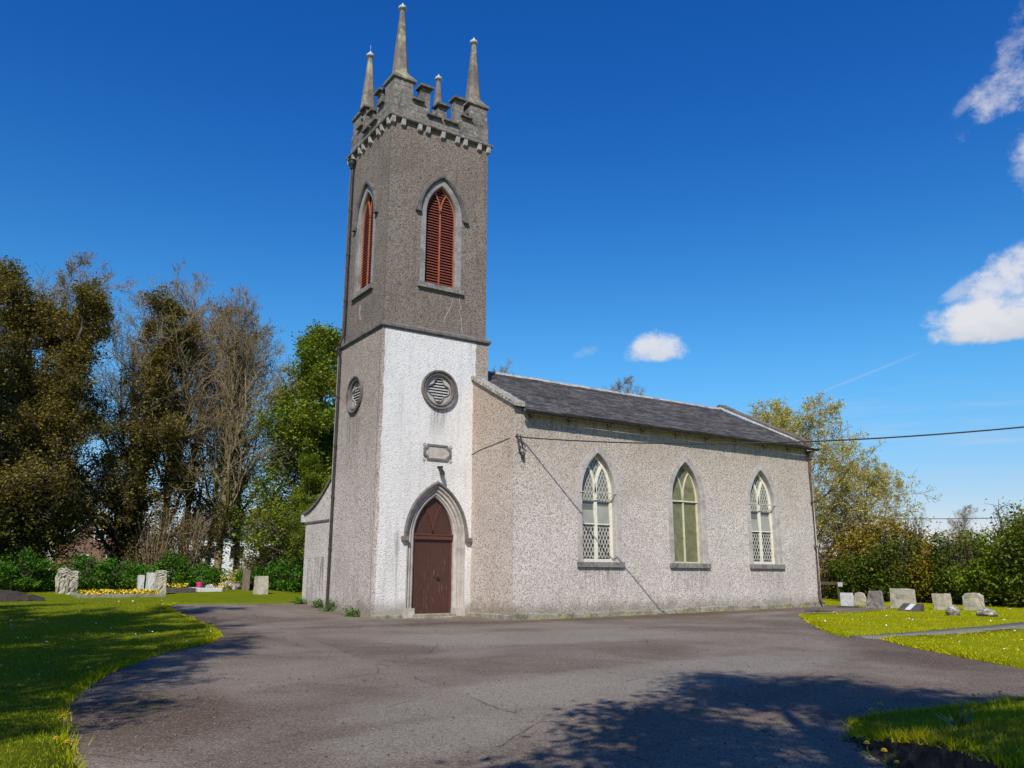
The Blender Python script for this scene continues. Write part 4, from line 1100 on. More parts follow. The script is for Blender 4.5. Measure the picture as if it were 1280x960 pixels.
def leaves_np(C, size, rg, flat=0.4, aspect=0.6, jitter=0.5):
    n = len(C); s = size*(1+jitter*rg.uniform(-1, 1, n))[:, None]
    nrm = rg.normal(size=(n, 3)); nrm[:, 2] = np.abs(nrm[:, 2])+flat; nrm /= np.linalg.norm(nrm, axis=1)[:, None]
    a = np.cross(nrm, rg.normal(size=(n, 3))); a /= np.linalg.norm(a, axis=1)[:, None]+1e-9; b = np.cross(nrm, a)
    V = np.stack([C-a*s*.5, C+b*s*.5*aspect+nrm*s*.08, C+a*s*.5, C-b*s*.5*aspect+nrm*s*.08], 1).reshape(-1, 3)
    return V, np.arange(4*n).reshape(-1, 4)

def tip_points(tips, per, spread, rg):
    out = []
    for P in tips:
        A = np.array([tuple(p) for p in P]); t = rg.uniform(0.15, 1.0, per)*(len(A)-1); k = np.minimum(t.astype(int), len(A)-2)
        out.append(A[k]+(A[k+1]-A[k])*(t-k)[:, None]+rg.normal(size=(per, 3))*spread)
    return np.concatenate(out)

def tree_proto(name, seed, sk, leaf=None, per=6, spread=0.12, size=0.14, bark='bark', ivy=0):
    lines, tips = skeleton(seed, **sk)
    t = thing(name, (0, 0, 0), 'tree', 'tree'); V, F = tubes_np(lines)
    np_obj('trunk', V, F, M[bark], t, local=True, smooth=True); rg = np.random.default_rng(seed)
    if leaf:
        V, F = leaves_np(tip_points(tips, per, spread, rg), size, rg); np_obj('crown', V, F, M[leaf], t, local=True)
    if ivy:
        big = [(P, r) for P, r in lines if r[0] > 0.075]; out = []
        for P, Rr in big:
            A = np.array([tuple(p) for p in P]); 
            n = int(ivy*(1.0 if Rr[0] > .15 else .25)); tt = rg.uniform(0, 1, n)**1.15*(len(A)-1)*(0.8 if Rr[0] > .15 else .5); k = np.minimum(tt.astype(int), len(A)-2)
            out.append(A[k]+(A[k+1]-A[k])*(tt-k)[:, None]+rg.normal(size=(n, 3))*np.array([.26, .26, .14]))
        V, F = leaves_np(np.concatenate(out), 0.15, rg); np_obj('ivy', V, F, M['leaf_ivy'], t, local=True)
    return t

def put(proto, loc, rot, s, label, group, first=None, cat=None, sz=None):
    """moves the first of a kind, then copies the thing with its parts"""
    if proto.get('used'):
        o = proto.copy(); col.objects.link(o)
        for ch in list(proto.children):
            c = ch.copy(); col.objects.link(c); c.parent = o
    else: o = proto
    o['used'] = 1; o.location = loc; o.rotation_euler = (0, 0, rot); o.scale = (s, s, sz or s); o['label'] = label
    if group: o['group'] = group
    if cat: o['category'] = cat
    return o

dense = tree_proto('leafing_tree', 3, dict(H=17.5, nc=(24, 8, 6, 4), L1=.215, r0=.30, z0=.06, ang=(32, 70), ratio=.56), 'leaf_olive', 7, .17, .12, ivy=1500)
dense2 = tree_proto('leafing_tree', 8, dict(H=16.5, nc=(23, 8, 6, 4), L1=.21, r0=.28, z0=.06, ang=(30, 66), ratio=.57, trop=.14), 'leaf_olive', 6, .17, .12, ivy=1800)
bare = tree_proto('bare_tree', 21, dict(H=18, nc=(16, 7, 6, 5), L1=.41, r0=.24, z0=.16, ang=(24, 54), ratio=.58, trop=.16, rmin=.010), 'leaf_bud', 1, .05, .07, 'bark_pale', ivy=1800)
bare2 = tree_proto('bare_tree', 34, dict(H=17.5, nc=(15, 7, 6, 5), L1=.39, r0=.21, z0=.16, ang=(24, 54), ratio=.58, trop=.15, rmin=.010), 'leaf_bud', 2, .07, .075, 'bark_pale', ivy=1200)
green = tree_proto('leafy_tree', 55, dict(H=14.5, nc=(20, 7, 6, 4), L1=.27, r0=.24, z0=.06, ang=(32, 66), ratio=.57), 'leaf_green', 9, .22, .14, ivy=900)
gA = 'trees standing behind the graves on the left'
#          proto  x     y    z   rot  scale label
for pr, x, y, z, rot, s, lab in [
    (dense, -7.7, 22.2, .5, .4, 1.04, 'olive brown leafing tree behind the rough twin headstone, tallest dense crown on the left'),
    (dense2, -10.4, 20.6, .5, 2.2, 1.03, 'olive brown tree cut by the left edge of the photo'),
    (dense2, -3.1, 26.2, .6, 4.0, 1.06, 'olive brown tree next to the bare trees, rightmost of the dense ones'),
    (dense, -7.6, 26.6, .6, 2.9, 1.0, 'olive brown tree between the tallest dense crown and the rightmost dense one'),
    (dense2, -9.1, 22.6, .5, 5.2, 1.0, 'olive brown tree second from the left edge'),
    (bare2, -9.0, 27.5, .6, 1.0, 1.05, 'bare tree whose twigs show above the leftmost olive trees'),
    (bare, -1.4, 25.6, .6, 0.3, 1.0, 'bare ivy stemmed tree just right of the olive brown trees'),
    (bare2, 0.2, 27.6, .6, 2.6, 1.04, 'bare tree in the middle of the leafless group, ivy on its stem'),
    (bare, 1.6, 24.8, .6, 4.4, .95, 'bare tree with brownish twigs, in front in the leafless group'),
    (bare2, 3.2, 26.6, .6, 5.3, .97, 'bare tree directly left of the green leafy tree'),
    (bare, -2.2, 31.5, .7, 3.3, 1.0, 'slim bare tree seen through the gap behind the leafless group'),
    (bare2, 2.6, 32.0, .7, 1.4, 1.0, 'slim bare tree standing far back behind the leafless group'),
    (green, 4.7, 19.6, .45, 1.2, 1.05, 'green leafy tree partly hidden by the church tower'),
    (green, 4.3, 17.6, .5, 3.9, .50, 'lower green tree in front of the leafy one beside the tower'),
    (green, 6.2, 22.5, .5, 5.0, 1.08, 'second tall green leafy tree right behind the tower edge'),
    ]: put(pr, (x, y, z-.05), rot, s, lab, gA)
put(bare, (23.5, 28.5, .75), 1.9, .90, 'bare tree whose top twigs show beside the tower above the roof', 'bare trees behind the nave')
put(bare2, (28.6, 23.6, .7), 0.9, .88, 'bare tree whose twig tips show over the middle of the roof ridge', 'bare trees behind the nave')

yg = tree_proto('budding_tree', 71, dict(H=10.2, nc=(18, 8, 6, 4), L1=.50, r0=.16, z0=.06, ang=(34, 70), ratio=.55, trop=.11, rmin=.008), 'leaf_yellow', 6, .07, .085, 'bark_pale')
gB = 'yellow green budding trees right of the nave'
put(yg, (26.0, 3.0, .2), 0.5, 1.0, 'tall yellow green budding tree right behind the end of the nave', gB)
put(yg, (30.6, 7.6, .4), 2.5, 1.08, 'yellow green budding tree mostly hidden by the nave roof', gB)
put(yg, (27.6, 1.2, .15), 4.0, .66, 'shorter yellow green budding tree above the bronze bush', gB)

def shrub(name, loc, rx, ry, h, leaf, n, size, label, cat='bush', group=None, top=1.03, clumps=55, seed=0, stems=26, clump_r=.22, low=0.05, bark='bark', flat=.3):
    rg = np.random.default_rng(seed+100); t = thing(name, loc, label, cat, group); lines = []; rr = random.Random(seed)
    for k in range(stems):
        a = rr.random()*6.283; q = Vector((math.cos(a)*rx*rr.uniform(.2, .85), math.sin(a)*ry*rr.uniform(.2, .85), h*rr.uniform(.5, top)))
        P = [Vector((q.x*.15, q.y*.15, -.1))]
        for j in range(1, 6): 
            f = j/5; P.append(Vector((q.x*(f**.7), q.y*(f**.7), q.z*f))+Vector((rr.gauss(0, .05), rr.gauss(0, .05), 0))*h*.3)
        lines.append((P, [.03*(1-.75*j/5)*(h/3+.4) for j in range(6)]))
        for j in range(4):
            b = P[rr.randint(2, 5)]; e = b+Vector((rr.gauss(0, .35), rr.gauss(0, .35), abs(rr.gauss(.2, .3))))*h*.18
            lines.append(([b, b.lerp(e, .5)+Vector((0, 0, .02)), e], [.012, .009, .006]))
    V, F = tubes_np(lines); np_obj('stem', V, F, M[bark], t, local=True)
    c = rg.normal(size=(clumps, 3)); c /= np.linalg.norm(c, axis=1)[:, None]; rad = rg.uniform(.45, 1.0, clumps)[:, None]**.6
    c = c*rad*rg.uniform(.85, 1.12, (clumps, 1)); c = c*np.array([rx, ry, h*.5])+np.array([0, 0, h*.5]); c[:, 2] = np.maximum(c[:, 2], low*h)
    cr = clump_r*rg.uniform(.6, 1.5, clumps)*h/2.2
    k = rg.integers(0, clumps, n); C = c[k]+rg.normal(size=(n, 3))*cr[k][:, None]*np.array([1, 1, .8]); C[:, 2] = np.abs(C[:, 2])
    V, F = leaves_np(C, size, rg, flat); np_obj('foliage', V, F, M[leaf], t, local=True)
    return t

# bright undergrowth along the foot of the left trees
und = ['at the left edge of the photo', 'left of the rough twin headstone', 'straight behind the rough twin headstone', 'behind the left half of the daffodil plot', 'behind the right half of the daffodil plot', 'behind the pair of white slabs',
       'behind the pink flower pot', 'left of the yellow flowering bush', 'right of the yellow flowering bush', 'touching the vestry wall']
spots = [(-9.8, 17.6), (-8.3, 19.6), (-6.9, 20.4), (-5.5, 21.0), (-4.2, 21.3), (-2.7, 23.4), (-1.2, 23.6), (0.6, 23.2), (2.7, 20.6), (3.9, 18.6)]
for i, ((x, y), w_) in enumerate(zip(spots, und)):
    shrub('leafy_shrub', (x, y, gh(x, y)), 1.25+.3*math.sin(i*1.7), .9, 1.4+.42*math.sin(i*2.3), 'leaf_under', 5200, .105, 'bright green low shrub '+w_, 'shrub', 'green shrubs under the left trees', seed=i, clumps=45)
for i, (x, y, h, w_) in enumerate([(-1.9, 24.2, 4.2, 'brown twiggy bramble thicket behind the pale slabs'), (0.0, 25.0, 4.3, 'brown twiggy bramble thicket behind the pink pot'), (-2.2, 27.4, 3.2, 'brown twiggy thicket below the olive trees'), (3.4, 22.6, 1.9, 'brown dry thicket beside the dark green tree')]):
    shrub('bramble_thicket', (x, y, gh(x, y)), 1.5, 1.1, h, 'leaf_brown', 5200, .085, w_, 'thicket', 'brown thickets under the left trees', seed=20+i, stems=70, clumps=60, clump_r=.3, bark='bark_pale')
for i, (x, y, h, w_) in enumerate([(-9.5, 24, 4.6, 'dark ivy thicket at the far left'), (4.6, 21.5, 4.6, 'dark evergreen bush left of the vestry'), (-8.0, 22.6, 5.4, 'tall ivy thicket behind the rough twin headstone'), (-11.2, 19.5, 5.0, 'dark ivy thicket cut by the left edge')]):
    shrub('ivy_thicket', (x, y, gh(x, y)), 2.0, 1.4, h, 'leaf_ivy', 7500, .15, w_, 'thicket', 'dark thickets under the left trees', seed=40+i, clumps=70, clump_r=.24)
shrub('flowering_bush', (2.0, 22.0, .5), .75, .6, 1.1, 'leaf_yellow', 1300, .10, 'yellow flowering bush behind the thin brown headstone', 'bush', seed=61)

# hedge on the right: a row of individual bushes
gH = 'bushes in the hedge right of the nave'
for i, (x, y, h, rx, leaf, w_) in enumerate([
    (24.6, 2.4, 2.3, 1.5, 'leaf_brown', 'low brown twiggy bush against the end of the nave'), (24.9, -.1, 2.1, 1.4, 'leaf_laurel', 'dark bush behind the white upright headstone'),
    (26.2, .4, 3.5, 1.7, 'leaf_orange', 'bronze green bush under the budding trees'), (25.2, -1.9, 2.8, 1.5, 'leaf_laurel', 'dark green bush behind the large cream slab'),
    (26.6, -1.5, 3.9, 1.8, 'leaf_orange', 'tallest bronze green bush in the middle of the hedge'), (26.0, -3.2, 2.3, 1.4, 'leaf_orange', 'olive green bush behind the square cream headstone'),
    (27.6, -3.6, 2.9, 1.5, 'leaf_orange', 'bronze bush peeping over the middle of the hedge'), (25.3, -4.8, 2.9, 1.3, 'leaf_laurel', 'green bush behind the round topped headstone'), (24.6, -6.3, 2.1, 1.4, 'leaf_green', 'fresh green bush behind the right hand boulder'),
    (23.9, -7.9, 3.7, 1.6, 'leaf_green', 'tall fresh green bush at the right edge of the photo'), (23.3, -9.3, 3.5, 1.6, 'leaf_laurel', 'dark bush just outside the right edge'), (28.6, -5.5, 2.7, 1.6, 'leaf_orange', 'bronze bush at the back of the hedge towards the right edge')]):
    shrub('hedge_bush', (x, y, gh(x, y)), rx, 1.4, h, leaf, 8500 if leaf != 'leaf_brown' else 4000, .125, w_, 'bush', gH, seed=80+i, clumps=70, clump_r=.20, stems=60, top=1.10)
put(bare2, (52, 9.5, .6), .4, .34, 'distant grey bare tree beyond the hedge on the right', None)
# weeds at the wall foot
for i, (px, py, s, w_) in enumerate([(-.18, 3.1, .30, 'green weed tuft at the foot of the downpipe'), (-.22, 1.0, .26, 'green weed tuft by the tower corner'), (-.05, 4.6, .24, 'weed tuft at the foot of the vestry wall'), (-.1, 6.2, .24, 'weed tuft at the outer corner of the vestry')]):
    shrub('weed_tuft', (px, py, gh(px, py)), s*.9, s*1.1, s*1.0, 'leaf_under', 260, .065, w_, 'weed', 'weeds along the tower foot', clumps=14, stems=8, seed=140+i, clump_r=.5)

# trees outside the frame whose branches throw the shadows seen on the drive and the left lawn
shade = tree_proto('shade_tree', 91, dict(H=12.0, nc=(15, 6, 5, 4), L1=.31, r0=.18, z0=.30, ang=(32, 66), ratio=.58), 'leaf_green', 8, .16, .12)
shade2 = tree_proto('shade_tree', 95, dict(H=16, nc=(14, 7, 6, 4), L1=.25, r0=.26, z0=.22, ang=(32, 62), ratio=.57), 'leaf_bud', 3, .14, .12)
put(shade, (-9.6, -24.6, 0), .3, 1.0, 'light leaved tree behind the photographer that shades the drive', 'shade trees beside the drive')
put(shade, (-7.7, -24.7, 0), 2.2, .70, 'smaller light leaved tree that shades the corner lawn', 'shade trees beside the drive')
for x, y, s, rt, w_ in [(-15.8, -6.5, 1.0, .2, 'farthest bare tree left of the drive'), (-16.2, -11.5, .98, 1.9, 'third bare tree left of the drive'), (-15.6, -17.8, .86, 3.1, 'second bare tree left of the drive'), (-14.9, -19.4, .74, 2.2, 'short bare tree beside the second one left of the drive'), (-14.1, -15.7, .64, 4.9, 'lowest bare tree left of the drive'), (-14.6, -8.0, .72, 3.6, 'low bare tree in front of the third one left of the drive'), (-17.0, -14.4, 1.0, .9, 'bare tree behind the smaller one left of the drive'), (-16.2, -9.6, .9, 1.4, 'bare tree nearest to the drive on its left side'), (-19.5, -7.5, 1.1, 5.6, 'tallest bare tree left of the drive'), (-17.5, -2.5, 1.0, 4.4, 'bare tree standing far out on the left lawn'), (-14.8, -14.6, .80, 5.2, 'smaller bare tree between the second and third left of the drive'), (-17.4, -9.0, 1.0, 2.6, 'bare tree set back between the third and the farthest left of the drive')]:
    put(shade2, (x, y, 0), rt, s, w_, 'shade trees left of the drive')

for x, y, s, rt, w_ in [(-7, -44, 1.0, .5, 'added sky-blocking leafing tree straight behind the photographer'), (1, -41, .95, 2.0, 'added sky-blocking leafing tree behind and to the right of the photographer'), (9, -37, 1.0, 3.3, 'added sky-blocking leafing tree beyond the pole that carries the black cable'), (17, -33, .95, 5.1, 'added sky-blocking leafing tree far right outside the photo'), (-15, -46, 1.0, 4.0, 'added sky-blocking leafing tree behind and to the left of the photographer')]:  # unseen trees, added to hold back blue sky light
    put(dense, (x, y, 0), rt, s, w_, 'unseen trees added to block sky light')
# ------------------------------------------------------------------ grass, flowers
def pip(poly, X, Y):
    c = np.zeros(len(X), bool); j = len(poly)-1
    for i in range(len(poly)):
        xi, yi = poly[i]; xj, yj = poly[j]
        k = (yi > Y) != (yj > Y); c ^= k & (X < (xj-xi)*(Y-yi)/(yj-yi+1e-12)+xi); j = i
    return c
ghv = np.vectorize(gh)
def blades(name, poly, box_, dens, hgt, wid, zf, seed, label, m='blade', edge=None):
    rg = np.random.default_rng(seed); x0, x1, y0, y1 = box_; n = int((x1-x0)*(y1-y0)*dens)
    X = rg.uniform(x0, x1, n); Y = rg.uniform(y0, y1, n); D = np.hypot(X+10.78, Y+24.0)
    keep = pip(poly, X, Y) & (rg.random(n) < np.clip((8.0/np.maximum(D, 3))**1.3, 0, 1)); X, Y, D = X[keep], Y[keep], D[keep]
    sc_ = np.clip(D/8.0, .85, 2.6)**.75; Zb = zf(X, Y); n = len(X)
    th = rg.uniform(0, 6.283, n); w2 = wid*sc_*rg.uniform(.6, 1.3, n); hh = hgt*rg.uniform(.45, 1.35, n)*(sc_**.4)
    ln = rg.normal(size=(n, 2))*hh[:, None]*.45; dx, dy = np.cos(th)*w2/2, np.sin(th)*w2/2
    V = np.stack([np.stack([X-dx, Y-dy, Zb], 1), np.stack([X+dx, Y+dy, Zb], 1), np.stack([X+ln[:, 0], Y+ln[:, 1], Zb+hh], 1)], 1).reshape(-1, 3)
    o = np_obj(name, V, np.arange(3*n).reshape(-1, 3), M[m]); return tag(o, label, 'grass', kind='stuff')
flat_ = lambda o: (lambda X, Y: ghv(X, Y)+o)
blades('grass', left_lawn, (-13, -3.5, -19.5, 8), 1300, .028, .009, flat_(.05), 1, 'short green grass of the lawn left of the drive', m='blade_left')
blades('grass', lawnL, (2.5, 22, -20, -12.8), 500, .022, .014, flat_(.045), 2, 'bright mown grass below the thin gravel path')
blades('grass', lawnU, (5.8, 26, -13.2, 0), 500, .022, .014, flat_(.045), 3, 'bright mown grass between the gravel path and the headstones')
def fringe(name, line, zf, seed, label, dens=130, hgt=.07, spread=.05):
    rg = np.random.default_rng(seed); X = []; Y = []
    for (ax, ay), (bx, by) in zip(line, line[1:]):
        L = math.hypot(bx-ax, by-ay); n = int(L*dens); t = rg.uniform(0, 1, n); X.append(ax+(bx-ax)*t); Y.append(ay+(by-ay)*t)
    X = np.concatenate(X); Y = np.concatenate(Y); n = len(X); clump = 0.5+0.5*np.sin(X*7+Y*3)*np.sin(Y*5.3)
    X = X+rg.normal(size=n)*spread; Y = Y+rg.normal(size=n)*spread; D = np.hypot(X+10.78, Y+24); th = rg.uniform(0, 6.28, n)
    w2 = .010*np.clip(D/8, 1, 3); hh = hgt*rg.uniform(.3, 1.3, n)*(.5+clump); ln = rg.normal(size=(n, 2))*hh[:, None]*.6; Zb = zf(X, Y)
    dx, dy = np.cos(th)*w2/2, np.sin(th)*w2/2
    V = np.stack([np.stack([X-dx, Y-dy, Zb], 1), np.stack([X+dx, Y+dy, Zb], 1), np.stack([X+ln[:, 0], Y+ln[:, 1], Zb+hh], 1)], 1).reshape(-1, 3)
    return tag(np_obj(name, V, np.arange(3*n).reshape(-1, 3), M['blade']), label, 'grass', kind='stuff')
fringe('grass_fringe', edgeL, flat_(.02), 5, 'ragged grass fringe along the edge of the left lawn', 170)
fringe('grass_fringe', [(14.4, -6.75), (13.0, -6.3), (12.08, -6.45), (9.73, -8.54), (7.61, -10.48), (6.02, -12.3), (6.15, -12.6), (6.8, -12.58), (12.3, -12.6)], flat_(.02), 6, 'ragged grass fringe along the upper right lawn', 90)
fringe('grass_fringe', [(6.8, -13.2), (5.93, -13.22), (4.65, -14.7), (3.22, -16.8), (2.75, -17.5), (2.6, -19)], flat_(.02), 7, 'ragged grass fringe along the lower right lawn', 110)
fringe('grass_fringe', [(3.6, -2.66), (8, -2.68), (14, -2.68), (18.4, -2.68)], flat_(0), 8, 'thin weeds along the foot of the nave wall', 26, .06, .02)

# raised corner lawn at the right front, with its dark retaining bank
front = [(-3.95, -19.22), (-4.25, -19.45), (-4.62, -19.92), (-5.1, -20.6), (-5.6, -21.4), (-6.2, -22.4), (-6.7, -23.3)]
corner = front+[(-6.4, -26), (1.6, -26), (1.4, -20.5), (0.8, -19.4), (-0.9, -19.17), (-2.27, -19.0), (-3.0, -18.9), (-3.6, -18.98)]
def zc(x, y): return .04+.27*smf(-(y+19.1), 0, 2.0)
zcv = np.vectorize(zc)
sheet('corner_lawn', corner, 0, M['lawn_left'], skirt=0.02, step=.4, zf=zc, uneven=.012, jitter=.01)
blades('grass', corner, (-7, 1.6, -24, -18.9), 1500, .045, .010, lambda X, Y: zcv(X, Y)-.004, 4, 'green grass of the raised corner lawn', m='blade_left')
fringe('grass_fringe', [front[0]]+corner[:7:-1], lambda X, Y: zcv(X, Y)-.02, 9, 'ragged grass along the back edge of the corner lawn', 200, .06)
fringe('grass_fringe', front, lambda X, Y: zcv(X, Y)-.03, 10, 'grass hanging over the retaining bank', 260, .07, .03)
bm = bmesh.new(); grid = []
NN = 60
for i in range(NN+1):
    f = i/NN*(len(front)-1); k = min(int(f), len(front)-2); a = Vector(front[k]).lerp(Vector(front[k+1]), f-k); n_ = (Vector(front[k+1])-Vector(front[k])).normalized(); n_ = Vector((-n_.y, n_.x))*-1
    z1 = zc(a.x, a.y)-.012; row = []
    for j in range(9):
        t = j/8; o2 = .015+.10*t+random.uniform(-.03, .03)*(0.3 if j == 0 else 1); row.append(bm.verts.new((a.x+n_.x*o2, a.y+n_.y*o2, z1*(1-t)-.06*t+(random.uniform(-.015, .015) if j else 0))))
    grid.append(row)
for A, B in zip(grid, grid[1:]):
    for j in range(8): bm.faces.new([A[j], A[j+1], B[j+1], B[j]])
tag(obj('retaining_bank', bm, M['soil'], smooth=True), 'dark earth and stone bank that holds up the corner lawn', 'bank')

def petal_mat(name, c): return simple(name, c, tuple(k*.85 for k in c), 0.5, 20)
M['petal_y'] = petal_mat('yellow_petals', (0.80, 0.55, 0.02)); M['petal_w'] = petal_mat('white_petals', (0.80, 0.80, 0.76)); M['stalk'] = petal_mat('green_stalk', (0.08, 0.14, 0.02))
M['pot'] = petal_mat('pink_plastic', (0.72, 0.05, 0.20))
def dandelion():
    t = thing('dandelion', (0, 0, 0), 'dandelion', 'flower')
    bm = bmesh.new(); tube(bm, [(0, 0, 0), (.008, .004, .05), (.012, 0, .10)], .0035, 5)
    for k in range(6):
        a = k*1.05; c, s = math.cos(a), math.sin(a); q = [(0, 0, .004), (c*.05-s*.012, s*.05+c*.012, .02), (c*.11, s*.11, .012), (c*.05+s*.012, s*.05-c*.012, .02)]
        bm.faces.new([bm.verts.new(p) for p in q])
    obj('stem', bm, M['stalk'], t, local=True, recalc=False)
    bm = bmesh.new(); c0 = bm.verts.new((.012, 0, .112)); 
    for lay, (rad, zz) in enumerate(((.030, .104), (.024, .114), (.014, .12))):
        V = [bm.verts.new((.012+math.cos(k*math.pi/9)*rad*(1 if k % 2 else .78), math.sin(k*math.pi/9)*rad*(1 if k % 2 else .78), zz)) for k in range(18)]
        c1 = bm.verts.new((.012, 0, .106))
        for k in range(18): bm.faces.new([c1, V[k], V[(k+1) % 18]])
    bm.verts.remove(c0)
    obj('flower_head', bm, M['petal_y'], t, local=True, recalc=False)
    return t
dan = dandelion()
first = True
ddl = [(-8.98, -11.07), (-9.75, -15.22), (-9.84, -15.6), (-9.91, -16.63), (-9.98, -16.43), (-9.16, -11.39), (-7.6, -8.01), (-6.05, -4.3), (-4.35, -19.42), (-4.28, -19.36), (-4.58, -19.71), (-4.74, -19.89), (-4.88, -20.12), (-4.98, -20.24), (-5.12, -20.35), (-2.99, -18.87), (-3.2, -18.92), (-1.4, -18.95), (-1.22, -18.9), (-1.0, -19.02), (-1.65, -19.1)]
where = ['left lawn edge above the brown moss', 'edge of the left lawn, second up from the bottom corner', 'edge of the left lawn, third up from the bottom corner', 'bottom left corner at the lawn edge', 'bottom left corner just inside the grass', 'left lawn edge beside white daisies', 'left lawn edge where the shade begins', 'outermost curve of the left lawn',
    'tip of the corner lawn', 'tip of the corner lawn on the tarmac side', 'foot of the dark bank, first from the tip', 'foot of the dark bank, second from the tip', 'foot of the dark bank, third from the tip', 'foot of the dark bank, fourth from the tip', 'foot of the dark bank, nearest to the bottom edge', 'back edge of the corner lawn in the shade', 'back edge of the corner lawn next to the shaded one', 'sunlit back edge of the corner lawn', 'sunlit back edge of the corner lawn among long grass', 'back edge of the corner lawn farthest right', 'back edge of the corner lawn where the sun starts']
for k, ((x, y), w_) in enumerate(zip(ddl, where)):
    z = gh(x, y)+(0.03 if k < 8 else 0.0); put(dan, (x, y, z), k*1.3, random.Random(k).uniform(.75, 1.15), 'yellow dandelion at the '+w_, 'dandelions along the lawn edges')
def daisies(name, poly, box_, n, zf, seed, label, m='petal_w', size=.028):
    rg = np.random.default_rng(seed); x0, x1, y0, y1 = box_; X = rg.uniform(x0, x1, n); Y = rg.uniform(y0, y1, n); k = pip(poly, X, Y); X, Y = X[k], Y[k]; n = len(X)
    D = np.hypot(X+10.78, Y+24); s = size*np.clip(D/16, .55, 1.25); C = np.stack([X, Y, zf(X, Y)+.05], 1); th = np.arange(6)*math.pi/3
    tl = rg.normal(size=(n, 2))*.4
    off = np.stack([np.cos(th)[None]*s[:, None]*.5, np.sin(th)[None]*s[:, None]*.5, np.zeros((n, 6))], -1); off[..., 2] = off[..., 0]*tl[:, :1]+off[..., 1]*tl[:, 1:]
    V = (C[:, None, :]+off).reshape(-1, 3)
    return tag(np_obj(name, V, np.arange(6*n).reshape(-1, 6), M[m]), label, 'flowers', kind='stuff')
daisies('daisies', left_lawn, (-13, -4, -18, 9), 260, flat_(.055), 31, 'tiny white daisies scattered over the left lawn')
daisies('daisies', lawnU, (6, 24, -13, -3), 130, flat_(.05), 32, 'tiny white daisies in the upper right lawn', size=.03)
daisies('daisies', lawnL, (2.6, 20, -19, -12.8), 90, flat_(.05), 33, 'tiny pale daisies in the lower right lawn', size=.028)
daisies('buttercups', left_lawn, (-11, -5, -16, -4), 40, flat_(.06), 34, 'small yellow flowers near the left lawn edge', 'petal_y', .03)
daisies('buttercups', lawnL, (2.6, 16, -18, -12.8), 60, flat_(.06), 35, 'small yellow flowers in the lower right lawn', 'petal_y', .03)

# spiky plant on the corner lawn
def spiky(loc, label, n=14, L=.24):
    t = thing('spiky_plant', loc, label, 'plant'); bm = bmesh.new(); rr = random.Random(5)
    for k in range(n):
        a = rr.random()*6.28; b = rr.uniform(.15, 1.0); c, s = math.cos(a), math.sin(a); l = L*rr.uniform(.7, 1.15)
        P = [(c*math.sin(b)*l*f, s*math.sin(b)*l*f, math.cos(b)*l*f-.12*l*f*f) for f in (0, .5, 1)]; wv_ = .014
        v = [bm.verts.new((P[0][0]-s*wv_, P[0][1]+c*wv_, P[0][2])), bm.verts.new((P[0][0]+s*wv_, P[0][1]-c*wv_, P[0][2])), bm.verts.new((P[1][0]+s*wv_, P[1][1]-c*wv_, P[1][2])), bm.verts.new((P[1][0]-s*wv_, P[1][1]+c*wv_, P[1][2])), bm.verts.new(P[2])]
        bm.faces.new(v[:4]); bm.faces.new([v[3], v[2], v[4]])
    obj('leaf_rosette', bm, M['stalk'], t, local=True, recalc=False); return t
spiky((-4.35, -20.4, zc(-4.35, -20.4)-.01), 'dark spiky plant on the raised corner lawn')

# loose stones on the drive
def pebbles(n, seed):
    rg = np.random.default_rng(seed); X = rg.uniform(-10.3, 6, n); Y = rg.uniform(-20.5, -4, n); D = np.hypot(X+10.78, Y+24); k = ~pip(left_lawn, X, Y) & ~pip(corner, X, Y) & (rg.random(n) < (8/np.maximum(D, 3))**1.2); X, Y = X[k], Y[k]; n = len(X)
    s = rg.uniform(.003, .008, n)*rg.choice([1, 1, 1, 1, 2.0], n); oc = np.array([[1, 0, 0], [0, 1, 0], [-1, 0, 0], [0, -1, 0], [0, 0, .8], [0, 0, -.6]])
    V = (np.stack([X, Y, ghv(X, Y)+.004+s*.4], 1)[:, None]+oc[None]*s[:, None, None]*rg.uniform(.6, 1.3, (n, 6, 1))).reshape(-1, 3)
    f = np.array([[0, 1, 4], [1, 2, 4], [2, 3, 4], [3, 0, 4], [1, 0, 5], [2, 1, 5], [3, 2, 5], [0, 3, 5]])
    F = (np.arange(n)[:, None, None]*6+f[None]).reshape(-1, 3)
    m, t, p = mat('loose_stone'); r = t.n.new('ShaderNodeNewGeometry').outputs['Random Per Island']
    t.put(p.inputs['Base Color'], t.mix(r, (0.07, 0.058, 0.048), (0.24, 0.21, 0.175))); t.put(p.inputs['Roughness'], .9)
    tag(np_obj('loose_gravel', V, F, m), 'loose gravel strewn over the worn tarmac', 'gravel', kind='stuff')
pebbles(22000, 9)

# ------------------------------------------------------------------ graves
M['g_cream'] = stone('cream_headstone', (0.50, 0.46, 0.37), (0.37, 0.34, 0.27), (0.22, 0.205, 0.16), 9, 0.9)
M['g_white'] = stone('white_headstone', (0.62, 0.63, 0.63), (0.50, 0.51, 0.51), (0.36, 0.37, 0.36), 6, 0.3)
M['g_grey'] = stone('grey_headstone', (0.25, 0.235, 0.21), (0.16, 0.15, 0.13), (0.08, 0.075, 0.065), 9, 0.9, lichen=(.4, .4, .35), lsc=6)
M['g_dark'] = stone('dark_stone', (0.10, 0.09, 0.08), (0.06, 0.055, 0.05), (0.03, 0.03, 0.028), 9, 0.6)
M['g_brown'] = stone('brown_headstone', (0.26, 0.20, 0.15), (0.17, 0.13, 0.10), (0.10, 0.08, 0.06), 8, 0.6)
M['rock'] = stone('lichened_rock', (0.22, 0.20, 0.17), (0.12, 0.11, 0.09), (0.06, 0.055, 0.045), 10, 1.0, lichen=(0.48, 0.47, 0.42), lsc=7, lth=(.5, .58))
